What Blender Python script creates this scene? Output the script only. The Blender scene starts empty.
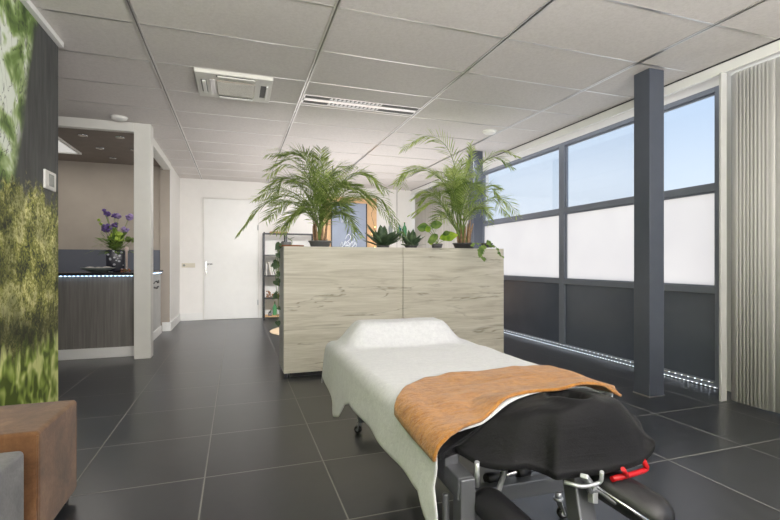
import bpy, bmesh, math, random
from mathutils import Vector, Matrix, noise
random.seed(7)
R = random.Random(11)
COL = bpy.context.scene.collection
PI = math.pi
# ---------------------------------------------------------------- camera model
F, YH, TH, HC = 452.23, 262.3, .3271, 1.0871
CEIL = 2.653
CS, SN = math.cos(TH), math.sin(TH)
RIGHT = Vector((CS, -SN, 0)); FWD = Vector((SN, CS, 0)); UP = Vector((0, 0, 1))
def ray(x, y):
    return FWD + RIGHT*((x-390)/F) - UP*((y-YH)/F)
def pd(x, y, d):                      # measured point at a depth
    return Vector((0, 0, HC)) + ray(x, y)*d
def pz(x, y, z):
    r = ray(x, y); return Vector((0, 0, HC)) + r*((z-HC)/r.z)
def pxx(x, y, X):
    r = ray(x, y); return Vector((0, 0, HC)) + r*(X/r.x)
def py_(x, y, Y):
    r = ray(x, y); return Vector((0, 0, HC)) + r*(Y/r.y)

# ---------------------------------------------------------------- materials
def lin(c):
    c = c/255.0
    return c/12.92 if c <= .04045 else ((c+.055)/1.055)**2.4
def rgb(r, g, b): return (lin(r), lin(g), lin(b), 1)
def new_mat(name):
    m = bpy.data.materials.new(name); m.use_nodes = True
    nt = m.node_tree; nt.nodes.clear()
    return m, nt
def N(nt, t, **kw):
    n = nt.nodes.new(t)
    for k, v in kw.items():
        if k in n.inputs: n.inputs[k].default_value = v
        else: setattr(n, k, v)
    return n
def L(nt, a, b): nt.links.new(a, b)
def ramp(nt, fac, stops, interp='LINEAR'):
    r = nt.nodes.new('ShaderNodeValToRGB'); r.color_ramp.interpolation = interp
    e = r.color_ramp.elements
    while len(e) < len(stops): e.new(.5)
    for i, (p, c) in enumerate(stops):
        e[i].position = p; e[i].color = c
    L(nt, fac, r.inputs['Fac']); return r.outputs['Color']
def mixc(nt, fac, a, b, mode='MIX'):
    m = nt.nodes.new('ShaderNodeMix'); m.data_type = 'RGBA'; m.blend_type = mode
    for sock, v in ((m.inputs[0], fac), (m.inputs[6], a), (m.inputs[7], b)):
        if hasattr(v, 'links'): L(nt, v, sock)
        else: sock.default_value = v
    return m.outputs[2]
def math_(nt, op, a, b=0.0, c=0.0):
    m = nt.nodes.new('ShaderNodeMath'); m.operation = op
    for i, v in enumerate((a, b, c)):
        if hasattr(v, 'links'): L(nt, v, m.inputs[i])
        else: m.inputs[i].default_value = v
    return m.outputs[0]
def coords(nt, kind='Object', scale=(1, 1, 1), rot=(0, 0, 0)):
    t = nt.nodes.new('ShaderNodeTexCoord'); mp = nt.nodes.new('ShaderNodeMapping')
    if kind == 'World':
        g = nt.nodes.new('ShaderNodeNewGeometry'); L(nt, g.outputs['Position'], mp.inputs[0])
    else: L(nt, t.outputs[kind], mp.inputs[0])
    mp.inputs['Scale'].default_value = scale; mp.inputs['Rotation'].default_value = rot
    return mp.outputs[0]
def noise_(nt, vec, scale, detail=3, rough=.55, dist=0):
    n = N(nt, 'ShaderNodeTexNoise', Scale=scale, Detail=detail, Roughness=rough, Distortion=dist)
    L(nt, vec, n.inputs['Vector']); return n.outputs['Fac']
def bump(nt, h, strength, dist=.01, prev=None):
    b = N(nt, 'ShaderNodeBump', Strength=strength, Distance=dist); L(nt, h, b.inputs['Height'])
    if prev is not None: L(nt, prev, b.inputs['Normal'])
    return b.outputs[0]
def finish(nt, color, rough=.5, metal=0, normal=None, spec=.5, extra=None):
    p = nt.nodes.new('ShaderNodeBsdfPrincipled')
    for k, v in (('Base Color', color), ('Roughness', rough), ('Metallic', metal), ('Specular IOR Level', spec)):
        if hasattr(v, 'links'): L(nt, v, p.inputs[k])
        else: p.inputs[k].default_value = v
    if normal is not None: L(nt, normal, p.inputs['Normal'])
    for k, v in (extra or {}).items(): p.inputs[k].default_value = v
    o = nt.nodes.new('ShaderNodeOutputMaterial'); L(nt, p.outputs[0], o.inputs[0]); return p
def plain(name, c, rough=.5, metal=0, var=.06, scale=8, bmp=0, bscale=60, spec=.5, extra=None):
    m, nt = new_mat(name)
    v = coords(nt)
    f = noise_(nt, v, scale)
    d = tuple(x*(1-var) for x in c[:3])+(1,); u = tuple(min(1, x*(1+var)) for x in c[:3])+(1,)
    col = ramp(nt, f, [(.3, d), (.7, u)])
    nrm = bump(nt, noise_(nt, v, bscale, 4), bmp, .004) if bmp else None
    finish(nt, col, rough, metal, nrm, spec, extra); return m
def emis(name, c, s):
    m, nt = new_mat(name)
    v = coords(nt); f = noise_(nt, v, 3)
    col = ramp(nt, f, [(.2, tuple(x*.97 for x in c[:3])+(1,)), (.8, c)])
    p = finish(nt, (0.02, .02, .02, 1), .5)
    L(nt, col, p.inputs['Emission Color']); p.inputs['Emission Strength'].default_value = s
    return m
M = {}
M['wall_white'] = plain('white_wall_paint', rgb(238, 236, 232), .7, var=.015, bmp=.08, bscale=90)
M['trim_white'] = plain('white_trim_paint', rgb(236, 236, 233), .45, var=.015)
M['profile'] = plain('pale_profile', rgb(196, 196, 193), .5, var=.02)
M['post_white'] = plain('post_paint', rgb(226, 225, 219), .5, var=.02)
M['beige_wall'] = plain('beige_wallpaper', rgb(168, 159, 148), .8, var=.05, scale=3, bmp=.1, bscale=120)
M['recep_ceiling'] = plain('brown_ceiling_board', rgb(132, 122, 114), .7, var=.06, bmp=.15, bscale=80)
M['splash'] = plain('grey_splashback', rgb(98, 102, 112), .4, var=.03)
M['counter_top'] = plain('black_worktop', rgb(34, 36, 40), .25, var=.2, scale=30)
M['panel_light'] = plain('light_grey_counter_panel', rgb(190, 190, 186), .5, var=.05)
M['grey_metal'] = plain('grey_lacquered_metal', rgb(110, 112, 117), .38, .55, var=.04)
M['dark_frame'] = plain('grey_window_frame', rgb(122, 128, 140), .42, .1, var=.03)
M['pillar'] = plain('anthracite_lacquer', rgb(82, 87, 98), .33, .15, var=.05)
M['chrome'] = plain('chrome', rgb(205, 207, 210), .15, 1, var=.02)
M['silver'] = plain('silver_paint', rgb(190, 193, 198), .3, .6, var=.02)
M['red'] = plain('red_lacquer', rgb(190, 20, 28), .3, 0, var=.04)
M['black_plastic'] = plain('black_plastic', rgb(24, 24, 26), .4, 0, var=.1)
M['black_metal'] = plain('black_steel', rgb(52, 54, 58), .45, .3, var=.05)
M['vinyl'] = plain('black_vinyl', rgb(30, 30, 33), .38, 0, var=.12, bmp=.12, bscale=200)
M['white_plastic'] = plain('white_plastic', rgb(232, 231, 226), .4, var=.01)
M['ivory'] = plain('ivory_plastic', rgb(214, 208, 190), .4, var=.01)
M['screen'] = plain('grey_display', rgb(150, 154, 148), .25, var=.03)
M['pot_grey'] = plain('grey_plastic_pot', rgb(124, 125, 127), .5, var=.05)
M['pot_dark'] = plain('dark_plastic_pot', rgb(84, 82, 84), .5, var=.05)
M['terracotta'] = plain('terracotta_pot', rgb(150, 96, 70), .8, var=.08)
M['soil'] = plain('soil', rgb(60, 45, 34), .95, var=.3, scale=60, bmp=.6)
M['rug'] = plain('pale_jute', rgb(226, 205, 172), .9, var=.06, scale=40, bmp=.4)
M['wood_slab'] = plain('pale_wood_slab', rgb(196, 160, 120), .6, var=.12, scale=12)
M['cork'] = plain('cork_brown', rgb(150, 110, 75), .8, var=.1)
M['ac_white'] = plain('unit_plastic', rgb(222, 220, 213), .45, var=.01)
M['dark_slot'] = plain('dark_recess', rgb(92, 92, 90), .6, var=.05)
M['chalk'] = plain('chalk', rgb(225, 230, 235), .9, var=.03)
M['ceramic'] = plain('glazed_bowl', rgb(120, 128, 124), .3, var=.15, scale=20)
M['ceramic_white'] = plain('white_ceramic', rgb(225, 220, 214), .3, var=.03)
M['candle'] = plain('pale_wax', rgb(232, 214, 205), .5, var=.02)
M['purple'] = plain('purple_petal', rgb(112, 88, 156), .7, var=.2, scale=40)
M['lilac'] = plain('lilac_petal', rgb(160, 140, 190), .7, var=.2, scale=40)
M['lime'] = plain('lime_petal', rgb(180, 205, 90), .7, var=.2, scale=40)
M['stem'] = plain('green_stem', rgb(120, 140, 75), .6, var=.1, scale=20)
M['cane'] = plain('palm_cane', rgb(150, 120, 92), .75, var=.3, scale=40)
M['led'] = emis('led_white_blue', (.80, .88, 1, 1), 3.5)
M['led_soft'] = emis('led_strip_glow', (.45, .68, 1, 1), 6.0)
M['fairy'] = emis('warm_fairy_glow', (1, .62, .22, 1), 9)
M['downlight'] = emis('downlight_lens', (1, .93, .82, 1), .25)
M['panel_glow'] = emis('light_panel_diffuser', (1, .97, .92, 1), .45)

def leaf_mat(name, dark, light, trans=.35):
    m, nt = new_mat(name)
    v = coords(nt, 'World'); f = noise_(nt, v, 14, 2)
    col = ramp(nt, f, [(.3, dark), (.72, light)])
    p = N(nt, 'ShaderNodeBsdfPrincipled', Roughness=.5); L(nt, col, p.inputs['Base Color'])
    t = nt.nodes.new('ShaderNodeBsdfTranslucent'); L(nt, col, t.inputs[0])
    mx = nt.nodes.new('ShaderNodeMixShader'); mx.inputs[0].default_value = trans
    L(nt, p.outputs[0], mx.inputs[1]); L(nt, t.outputs[0], mx.inputs[2])
    o = nt.nodes.new('ShaderNodeOutputMaterial'); L(nt, mx.outputs[0], o.inputs[0]); return m
M['palm'] = leaf_mat('palm_leaf', rgb(92, 120, 56), rgb(176, 194, 112), .45)
M['palm_light'] = leaf_mat('palm_leaf_pale', rgb(128, 156, 76), rgb(208, 220, 140), .5)  # paler, yellower leaf tone, main one of the right palm
M['dark_leaf'] = leaf_mat('dark_leaf', rgb(58, 82, 58), rgb(112, 134, 100), .2)
M['lime_leaf'] = leaf_mat('lime_leaf', rgb(120, 165, 50), rgb(205, 225, 85), .55)
M['mid_leaf'] = leaf_mat('mid_leaf', rgb(78, 112, 56), rgb(150, 176, 92), .4)

def mat_floor():
    m, nt = new_mat('dark_slate_tiles')
    g = nt.nodes.new('ShaderNodeNewGeometry'); sx = nt.nodes.new('ShaderNodeSeparateXYZ')
    L(nt, g.outputs['Position'], sx.inputs[0])
    w = .0034
    us, ids = [], []
    for sock, off in ((sx.outputs[0], -.7518), (sx.outputs[1], 2.4657)):
        u = math_(nt, 'DIVIDE', math_(nt, 'SUBTRACT', sock, off-60), .6)
        fr = math_(nt, 'FRACT', u); ids.append(math_(nt, 'FLOOR', u))
        d = math_(nt, 'ABSOLUTE', math_(nt, 'SUBTRACT', fr, .5))   # .5 at the joint
        us.append(math_(nt, 'SMOOTH_MIN', math_(nt, 'SUBTRACT', .5, d), .5, .0))
    dmin = math_(nt, 'MINIMUM', us[0], us[1])
    grout = math_(nt, 'LESS_THAN', dmin, w/.6)
    soft = ramp(nt, dmin, [(w/.6, (0, 0, 0, 1)), (w/.6+.006, (1, 1, 1, 1))])
    cb = nt.nodes.new('ShaderNodeCombineXYZ'); L(nt, ids[0], cb.inputs[0]); L(nt, ids[1], cb.inputs[1])
    wn = nt.nodes.new('ShaderNodeTexWhiteNoise'); L(nt, cb.outputs[0], wn.inputs[0])
    add = nt.nodes.new('ShaderNodeVectorMath'); add.operation = 'ADD'
    sc = nt.nodes.new('ShaderNodeVectorMath'); sc.operation = 'SCALE'; L(nt, wn.outputs['Color'], sc.inputs[0]); sc.inputs['Scale'].default_value = 9
    L(nt, g.outputs['Position'], add.inputs[0]); L(nt, sc.outputs[0], add.inputs[1])
    n1 = noise_(nt, add.outputs[0], 2.2, 5, .6); n2 = noise_(nt, add.outputs[0], 22, 4, .6)
    c1 = ramp(nt, n1, [(.3, rgb(42, 44, 49)), (.7, rgb(52, 54, 59))])
    c2 = mixc(nt, .06, c1, ramp(nt, n2, [(.35, rgb(38, 38, 40)), (.7, rgb(90, 90, 93))]))
    tone = ramp(nt, wn.outputs['Value'], [(0, (.9, .9, .9, 1)), (1, (1.06, 1.06, 1.07, 1))])
    c3 = mixc(nt, 1, c2, tone, 'MULTIPLY')
    col = mixc(nt, grout, c3, rgb(142, 141, 138))
    r = math_(nt, 'ADD', math_(nt, 'MULTIPLY', n2, .03), .27)
    rr = math_(nt, 'ADD', r, math_(nt, 'MULTIPLY', grout, .4))
    nb = bump(nt, soft, .35, .002); nb = bump(nt, n1, .06, .004, nb)
    finish(nt, col, rr, 0, nb, .9); return m
M['floor'] = mat_floor()

def mat_ceiling():
    m, nt = new_mat('mineral_fibre_ceiling')
    v = coords(nt, 'World')
    n1 = noise_(nt, v, 45, 5, .7); n0 = noise_(nt, v, 1.2, 2)
    col = mixc(nt, .5, ramp(nt, n1, [(.35, rgb(198, 193, 188)), (.6, rgb(216, 211, 207))]), ramp(nt, n0, [(.3, rgb(206, 201, 197)), (.7, rgb(214, 209, 206))]))
    finish(nt, col, .85, 0, bump(nt, n1, .35, .006)); return m
M['ceiling'] = mat_ceiling()
M['tbar'] = plain('ceiling_tbar', rgb(214, 212, 210), .3, 1.0, var=.01)
M['tgroove'] = plain('ceiling_runner_groove', rgb(130, 128, 126), .35, 1.0, var=.03)

def mat_oak(name='pale_oak', axis='X'):
    m, nt = new_mat(name)
    v = coords(nt, 'Object', (1, 1, 1))
    sep = nt.nodes.new('ShaderNodeSeparateXYZ'); L(nt, v, sep.inputs[0])
    vs = coords(nt, 'Object', (.9, 1, 9)); vf = coords(nt, 'Object', (2.5, 2, 95)); vk = coords(nt, 'Object', (.32, 1, 2.6))
    a = noise_(nt, vs, 1.6, 5, .6, .8); b = noise_(nt, vf, 1.4, 4, .6, .3)
    base = ramp(nt, a, [(.28, rgb(178, 171, 155)), (.48, rgb(202, 196, 181)), (.72, rgb(213, 208, 195))])
    fine = ramp(nt, b, [(.36, (.87, .86, .84, 1)), (.6, (1, 1, 1, 1))])
    c = mixc(nt, 1, base, fine, 'MULTIPLY')
    # dark grain streaks
    k = noise_(nt, vk, 2.0, 5, .5, .9)
    st = ramp(nt, k, [(.476, (0, 0, 0, 1)), (.492, (1, 1, 1, 1)), (.508, (0, 0, 0, 1))])
    k2 = noise_(nt, vf, .5, 3)
    st2 = mixc(nt, 1, st, ramp(nt, k2, [(.42, (0, 0, 0, 1)), (.62, (1, 1, 1, 1))]), 'MULTIPLY')
    bw = nt.nodes.new('ShaderNodeRGBToBW'); L(nt, st2, bw.inputs[0])
    c = mixc(nt, math_(nt, 'MULTIPLY', bw.outputs[0], .8), c, rgb(120, 112, 92))
    # knots
    vo = N(nt, 'ShaderNodeTexVoronoi', Scale=3.1); L(nt, coords(nt, 'Object', (.55, 1, 1.25)), vo.inputs['Vector'])
    kn = ramp(nt, vo.outputs['Distance'], [(.0, (1, 1, 1, 1)), (.075, (0, 0, 0, 1))])
    bw2 = nt.nodes.new('ShaderNodeRGBToBW'); L(nt, kn, bw2.inputs[0])
    c = mixc(nt, math_(nt, 'MULTIPLY', bw2.outputs[0], .65), c, rgb(118, 104, 82))
    finish(nt, c, .55, 0, bump(nt, b, .12, .003)); return m
M['oak'] = mat_oak()
def mat_vwood():
    m, nt = new_mat('grey_brown_vertical_grain')
    a = noise_(nt, coords(nt, 'Object', (26, 26, .8)), 1.5, 5, .65, .3)
    b = noise_(nt, coords(nt, 'Object', (120, 120, 2)), 1.5, 3)
    c = mixc(nt, .35, ramp(nt, a, [(.3, rgb(98, 95, 91)), (.7, rgb(132, 129, 124))]), ramp(nt, b, [(.3, rgb(92, 89, 85)), (.7, rgb(140, 137, 132))]))
    finish(nt, c, .5); return m
M['vwood'] = mat_vwood()
def mat_suede(name, c1, c2, c3):
    m, nt = new_mat(name)
    v = coords(nt, 'World'); a = noise_(nt, v, 6, 6, .65, .5); b = noise_(nt, v, 90, 3)
    c = ramp(nt, a, [(.3, c1), (.52, c2), (.72, c3)])
    c = mixc(nt, .15, c, ramp(nt, b, [(.3, (0.02, .02, .02, 1)), (.7, (.6, .6, .6, 1))]), 'OVERLAY')
    finish(nt, c, .8, 0, bump(nt, b, .2, .003), .25, {'Sheen Weight': .25}); return m
M['suede'] = mat_suede('brown_suede', rgb(92, 62, 38), rgb(122, 86, 56), rgb(150, 112, 80))
M['grey_suede'] = mat_suede('grey_suede', rgb(108, 108, 111), rgb(126, 126, 129), rgb(146, 146, 147))
def mat_cloth(name, c, c2, scale, bstr, rough=.9, sheen=.3, vol=.004):
    m, nt = new_mat(name)
    v = coords(nt, 'World')
    a = noise_(nt, v, scale, 4, .8); b = noise_(nt, v, 38, 5, .8, .4)
    w = noise_(nt, coords(nt, 'World', (1.0, 9, 9), (0, 0, .3)), 2.2, 3, .6, .5)
    col = mixc(nt, .5, ramp(nt, a, [(.3, c), (.7, c2)]), ramp(nt, b, [(.4, c), (.6, c2)]))
    nb = bump(nt, a, bstr, vol); nb = bump(nt, b, bstr*.5, .006, nb); nb = bump(nt, w, bstr*.6, .02, nb)
    finish(nt, col, rough, 0, nb, .2, {'Sheen Weight': sheen}); return m
M['sheet'] = mat_cloth('white_fleece', rgb(190, 191, 197), rgb(208, 209, 213), 140, .35)
M['towel'] = mat_cloth('ochre_terry', rgb(138, 80, 18), rgb(198, 136, 52), 190, .9, .95, .35, .005)
M['black_cloth'] = mat_cloth('black_jersey', rgb(12, 12, 15), rgb(21, 21, 25), 260, .25, .6, .05)
def mat_blind(name, c, c2, trans):
    m, nt = new_mat(name)
    v = coords(nt, 'World', (40, 40, .3)); f = noise_(nt, v, 1, 2)
    col = ramp(nt, f, [(.3, c), (.7, c2)])
    p = N(nt, 'ShaderNodeBsdfPrincipled', Roughness=.7); L(nt, col, p.inputs['Base Color'])
    t = nt.nodes.new('ShaderNodeBsdfTranslucent'); L(nt, col, t.inputs[0])
    mx = nt.nodes.new('ShaderNodeMixShader'); mx.inputs[0].default_value = trans
    L(nt, p.outputs[0], mx.inputs[1]); L(nt, t.outputs[0], mx.inputs[2])
    o = nt.nodes.new('ShaderNodeOutputMaterial'); L(nt, mx.outputs[0], o.inputs[0]); return m
M['blind'] = mat_blind('vertical_blind_fabric', rgb(204, 202, 197), rgb(218, 216, 212), .25)
M['blind_far'] = mat_blind('far_blind_fabric', rgb(196, 193, 186), rgb(214, 211, 204), .22)
def mat_glass():
    m, nt = new_mat('clear_window_glass')
    t = N(nt, 'ShaderNodeBsdfTransparent'); t.inputs[0].default_value = (.93, .95, .97, 1)
    g = N(nt, 'ShaderNodeBsdfGlossy', Roughness=.03)
    fr = N(nt, 'ShaderNodeFresnel', IOR=1.45)
    mx = nt.nodes.new('ShaderNodeMixShader'); L(nt, math_(nt, 'MULTIPLY', fr.outputs[0], .2), mx.inputs[0])
    L(nt, t.outputs[0], mx.inputs[1]); L(nt, g.outputs[0], mx.inputs[2])
    o = nt.nodes.new('ShaderNodeOutputMaterial'); L(nt, mx.outputs[0], o.inputs[0]); return m
M['glass'] = mat_glass()
def mat_frost():
    m, nt = new_mat('frosted_window_glass')
    v = coords(nt, 'World'); f = noise_(nt, v, 2, 2)
    col = ramp(nt, f, [(.3, (.92, .88, .85, 1)), (.7, (.97, .93, .89, 1))])
    t = N(nt, 'ShaderNodeBsdfTranslucent'); L(nt, col, t.inputs[0])
    tr = N(nt, 'ShaderNodeBsdfTransparent'); tr.inputs[0].default_value = (.97, .92, .86, 1)
    m2 = nt.nodes.new('ShaderNodeMixShader'); m2.inputs[0].default_value = .22
    L(nt, t.outputs[0], m2.inputs[1]); L(nt, tr.outputs[0], m2.inputs[2])
    g = N(nt, 'ShaderNodeBsdfGlossy', Roughness=.25)
    mx = nt.nodes.new('ShaderNodeMixShader'); mx.inputs[0].default_value = .04
    L(nt, m2.outputs[0], mx.inputs[1]); L(nt, g.outputs[0], mx.inputs[2])
    o = nt.nodes.new('ShaderNodeOutputMaterial'); L(nt, mx.outputs[0], o.inputs[0]); return m
M['frost'] = mat_frost()
M['dark_glass'] = plain('dark_window_panel', rgb(88, 95, 108), .22, 0, var=.12, scale=1.5, spec=.6)
def mat_bottle(name, c):
    m, nt = new_mat(name)
    v = coords(nt); f = noise_(nt, v, 6)
    col = ramp(nt, f, [(.3, tuple(x*.85 for x in c[:3])+(1,)), (.7, c)])
    t = nt.nodes.new('ShaderNodeBsdfTransparent'); L(nt, col, t.inputs[0])
    p = N(nt, 'ShaderNodeBsdfPrincipled', Roughness=.1); L(nt, col, p.inputs['Base Color'])
    mx = nt.nodes.new('ShaderNodeMixShader'); mx.inputs[0].default_value = .5
    L(nt, t.outputs[0], mx.inputs[1]); L(nt, p.outputs[0], mx.inputs[2])
    o = nt.nodes.new('ShaderNodeOutputMaterial'); L(nt, mx.outputs[0], o.inputs[0]); return m
M['b_teal'] = mat_bottle('teal_glass', rgb(110, 178, 178))
M['b_green'] = mat_bottle('green_glass', rgb(130, 205, 150))
M['b_clear'] = mat_bottle('clear_glass', rgb(215, 222, 222))
M['board'] = plain('slate_blue_board', rgb(146, 156, 174), .6, var=.08, scale=3)
M['pine'] = plain('pale_pine', rgb(214, 176, 132), .6, var=.08, scale=8)
for k, c in (('cream', (226, 214, 186)), ('grey', (120, 122, 124)), ('tan', (176, 146, 110)), ('dk', (66, 64, 62)), ('wh', (222, 220, 214))):
    M['book_'+k] = plain('book_cover_'+k, rgb(*c), .7, var=.05)
def mat_vase():
    m, nt = new_mat('patterned_vase')
    v = N(nt, 'ShaderNodeTexVoronoi', Scale=1); L(nt, coords(nt, 'Object', (22, 22, 26)), v.inputs['Vector'])
    c = ramp(nt, v.outputs['Distance'], [(.3, rgb(190, 192, 200)), (.36, rgb(36, 38, 52))])
    finish(nt, c, .3); return m
M['vase'] = mat_vase()
def mat_mural():
    m, nt = new_mat('forest_photo_mural')
    g = nt.nodes.new('ShaderNodeNewGeometry'); s = nt.nodes.new('ShaderNodeSeparateXYZ'); L(nt, g.outputs['Position'], s.inputs[0])
    y, z = s.outputs[1], s.outputs[2]
    v = coords(nt, 'World')
    def mr(sock, a, b):
        n = N(nt, 'ShaderNodeMapRange'); n.inputs['From Min'].default_value = a; n.inputs['From Max'].default_value = b
        L(nt, sock, n.inputs['Value']); return n.outputs[0]
    # blurred foliage
    bk = noise_(nt, v, 4.2, 3, .6, .5)
    bok = ramp(nt, bk, [(.32, rgb(50, 72, 32)), (.44, rgb(118, 146, 76)), (.52, rgb(178, 198, 140)), (.6, rgb(236, 242, 230))])
    br = noise_(nt, coords(nt, 'World', (1, 3.4, 1.3), (.5, 0, 0)), 2.4, 3, .5, 1.6)
    brm = ramp(nt, br, [(.475, (0, 0, 0, 1)), (.495, (1, 1, 1, 1)), (.515, (0, 0, 0, 1))])
    b1 = nt.nodes.new('ShaderNodeRGBToBW'); L(nt, brm, b1.inputs[0])
    bok = mixc(nt, math_(nt, 'MULTIPLY', b1.outputs[0], .8), bok, rgb(46, 52, 38))
    # trunk
    tn = noise_(nt, coords(nt, 'World', (1, 7, 1.0)), 3, 4)
    trunk = ramp(nt, tn, [(.3, rgb(60, 62, 62)), (.7, rgb(88, 90, 88))])
    wob = math_(nt, 'MULTIPLY', math_(nt, 'SUBTRACT', noise_(nt, v, 2.0, 2), .5), .12)
    yy = math_(nt, 'ADD', y, wob)
    lim = math_(nt, 'ADD', 3.16, math_(nt, 'MULTIPLY', math_(nt, 'SUBTRACT', z, 1.7), .28))
    tm = mr(math_(nt, 'SUBTRACT', yy, lim), -.03, .05)
    c = mixc(nt, tm, bok, trunk)
    # moss
    m1 = noise_(nt, v, 30, 4, .7, 1.5); m2 = noise_(nt, v, 5.5, 4, .6, .6)
    mo = math_(nt, 'ADD', math_(nt, 'MULTIPLY', m1, .6), math_(nt, 'MULTIPLY', m2, .5))
    moss = ramp(nt, mo, [(.43, rgb(28, 34, 20)), (.5, rgb(104, 112, 50)), (.58, rgb(182, 182, 90)), (.64, rgb(244, 240, 176))])
    top = math_(nt, 'ADD', 1.58, math_(nt, 'MULTIPLY', math_(nt, 'ABSOLUTE', math_(nt, 'SUBTRACT', y, 3.48)), -.2))
    zz = math_(nt, 'ADD', z, math_(nt, 'MULTIPLY', math_(nt, 'SUBTRACT', noise_(nt, v, 4, 5, .7), .5), .8))
    mm = mr(math_(nt, 'SUBTRACT', top, zz), -.02, .06)
    blot = ramp(nt, noise_(nt, v, 3.1, 3, .6, .5), [(.38, (.38, .4, .34, 1)), (.58, (1, 1, 1, 1))])
    moss = mixc(nt, 1, moss, blot, 'MULTIPLY')
    c = mixc(nt, mm, c, moss)
    # dark band then bright grass
    gz = math_(nt, 'ADD', z, math_(nt, 'MULTIPLY', math_(nt, 'SUBTRACT', noise_(nt, coords(nt, 'World', (1, 9, 2)), 3, 3), .5), .35))
    db = math_(nt, 'MULTIPLY', mr(gz, .86, .72), .7)
    c = mixc(nt, db, c, rgb(40, 46, 30))
    gn = noise_(nt, coords(nt, 'World', (1, 9, 6)), 1.3, 1, .5, .4)
    grass = ramp(nt, gn, [(.36, rgb(88, 106, 36)), (.48, rgb(156, 178, 80)), (.6, rgb(226, 232, 156))])
    gm = mr(gz, .62, .5)
    c = mixc(nt, gm, c, grass)
    p = finish(nt, c, .6, 0); return m
M['mural'] = mat_mural()

# ---------------------------------------------------------------- mesh helpers
def bm_new(): return bmesh.new()
def add_box(bm, x0, x1, y0, y1, z0, z1, mi=0, mtx=None):
    vs = [bm.verts.new((x, y, z)) for x in (x0, x1) for y in (y0, y1) for z in (z0, z1)]
    if mtx:
        for v in vs: v.co = mtx @ v.co
    for f in ((0, 1, 3, 2), (4, 6, 7, 5), (0, 4, 5, 1), (2, 3, 7, 6), (0, 2, 6, 4), (1, 5, 7, 3)):
        fc = bm.faces.new([vs[i] for i in f]); fc.material_index = mi
    return vs
def add_tube(bm, pts, rad, seg=8, cap=True, mi=0, flat=1.0, upv=None):
    pts = [Vector(p) for p in pts]; n = len(pts)
    rads = rad if isinstance(rad, (list, tuple)) else [rad]*n
    rings = []; prev = None
    for i, p in enumerate(pts):
        t = (pts[min(i+1, n-1)]-pts[max(i-1, 0)]).normalized()
        if prev is None:
            a = Vector(upv) if upv else (Vector((0, 0, 1)) if abs(t.z) < .9 else Vector((1, 0, 0)))
            u = t.cross(a).normalized()
        else:
            u = (prev-t*prev.dot(t)).normalized()
        prev = u; w = t.cross(u)
        rings.append([bm.verts.new(p+(u*math.cos(2*PI*k/seg)+w*math.sin(2*PI*k/seg)*flat)*rads[i]) for k in range(seg)])
    for i in range(n-1):
        for k in range(seg):
            f = bm.faces.new((rings[i][k], rings[i][(k+1) % seg], rings[i+1][(k+1) % seg], rings[i+1][k])); f.smooth = True; f.material_index = mi
    if cap:
        for r, rev in ((rings[0], True), (rings[-1], False)):
            f = bm.faces.new(list(reversed(r)) if rev else r); f.material_index = mi
def add_lathe(bm, prof, seg=24, c=(0, 0, 0), mi=0, close=True):
    c = Vector(c); rings = []
    for r, z in prof:
        rings.append([bm.verts.new(c+Vector((r*math.cos(2*PI*k/seg), r*math.sin(2*PI*k/seg), z))) for k in range(seg)])
    for i in range(len(prof)-1):
        for k in range(seg):
            f = bm.faces.new((rings[i][k], rings[i][(k+1) % seg], rings[i+1][(k+1) % seg], rings[i+1][k])); f.smooth = True; f.material_index = mi
    if close:
        bm.faces.new(list(reversed(rings[0]))).material_index = mi; bm.faces.new(rings[-1]).material_index = mi
def add_beam(bm, a, b, w, h, mi=0, up=(0, 0, 1)):
    a, b = Vector(a), Vector(b); t = (b-a).normalized(); u = t.cross(Vector(up))
    if u.length < .05: u = t.cross(Vector((1, 0, 0)))
    u.normalize(); v = u.cross(t)
    q = []
    for p in (a, b):
        for su, sv in ((-1, -1), (1, -1), (1, 1), (-1, 1)):
            q.append(bm.verts.new(p+u*su*w/2+v*sv*h/2))
    for f in ((3, 2, 1, 0), (4, 5, 6, 7), (0, 1, 5, 4), (1, 2, 6, 5), (2, 3, 7, 6), (3, 0, 4, 7)):
        bm.faces.new([q[i] for i in f]).material_index = mi
def add_ball(bm, c, r, mi=0, sc=(1, 1, 1), sub=2):
    m = Matrix.Translation(c) @ Matrix.Diagonal((*sc, 1))
    res = bmesh.ops.create_icosphere(bm, subdivisions=sub, radius=r, matrix=m)
    for v in res['verts']:
        for f in v.link_faces: f.smooth = True; f.material_index = mi
def grid_faces(bm, G, mi=0, smooth=True, keep=None):
    for i in range(len(G)-1):
        for j in range(len(G[0])-1):
            if keep and not keep(i, j): continue
            f = bm.faces.new((G[i][j], G[i+1][j], G[i+1][j+1], G[i][j+1])); f.smooth = smooth; f.material_index = mi
def obj(name, bm, mats, parent=None, bevel=0, bseg=2, smooth=False, solid=0, sub=0, recalc=True):
    if recalc: bmesh.ops.recalc_face_normals(bm, faces=bm.faces)
    me = bpy.data.meshes.new(name); bm.to_mesh(me); bm.free()
    # origin at centre of base
    if smooth:
        for p in me.polygons: p.use_smooth = True
    for m in (mats if isinstance(mats, (list, tuple)) else [mats]): me.materials.append(M[m] if isinstance(m, str) else m)
    o = bpy.data.objects.new(name, me); COL.objects.link(o)
    if parent: o.parent = parent
    if solid:
        s = o.modifiers.new('solid', 'SOLIDIFY'); s.thickness = solid; s.offset = 0
    if bevel:
        b = o.modifiers.new('bevel', 'BEVEL'); b.width = bevel; b.segments = bseg; b.limit_method = 'ANGLE'; b.angle_limit = math.radians(40)
    if sub:
        s = o.modifiers.new('sub', 'SUBSURF'); s.levels = sub; s.render_levels = sub
    return o
def tag(o, label, cat, group=None, kind=None):
    o['label'] = label; o['category'] = cat
    if group: o['group'] = group
    if kind: o['kind'] = kind
    return o
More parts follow.
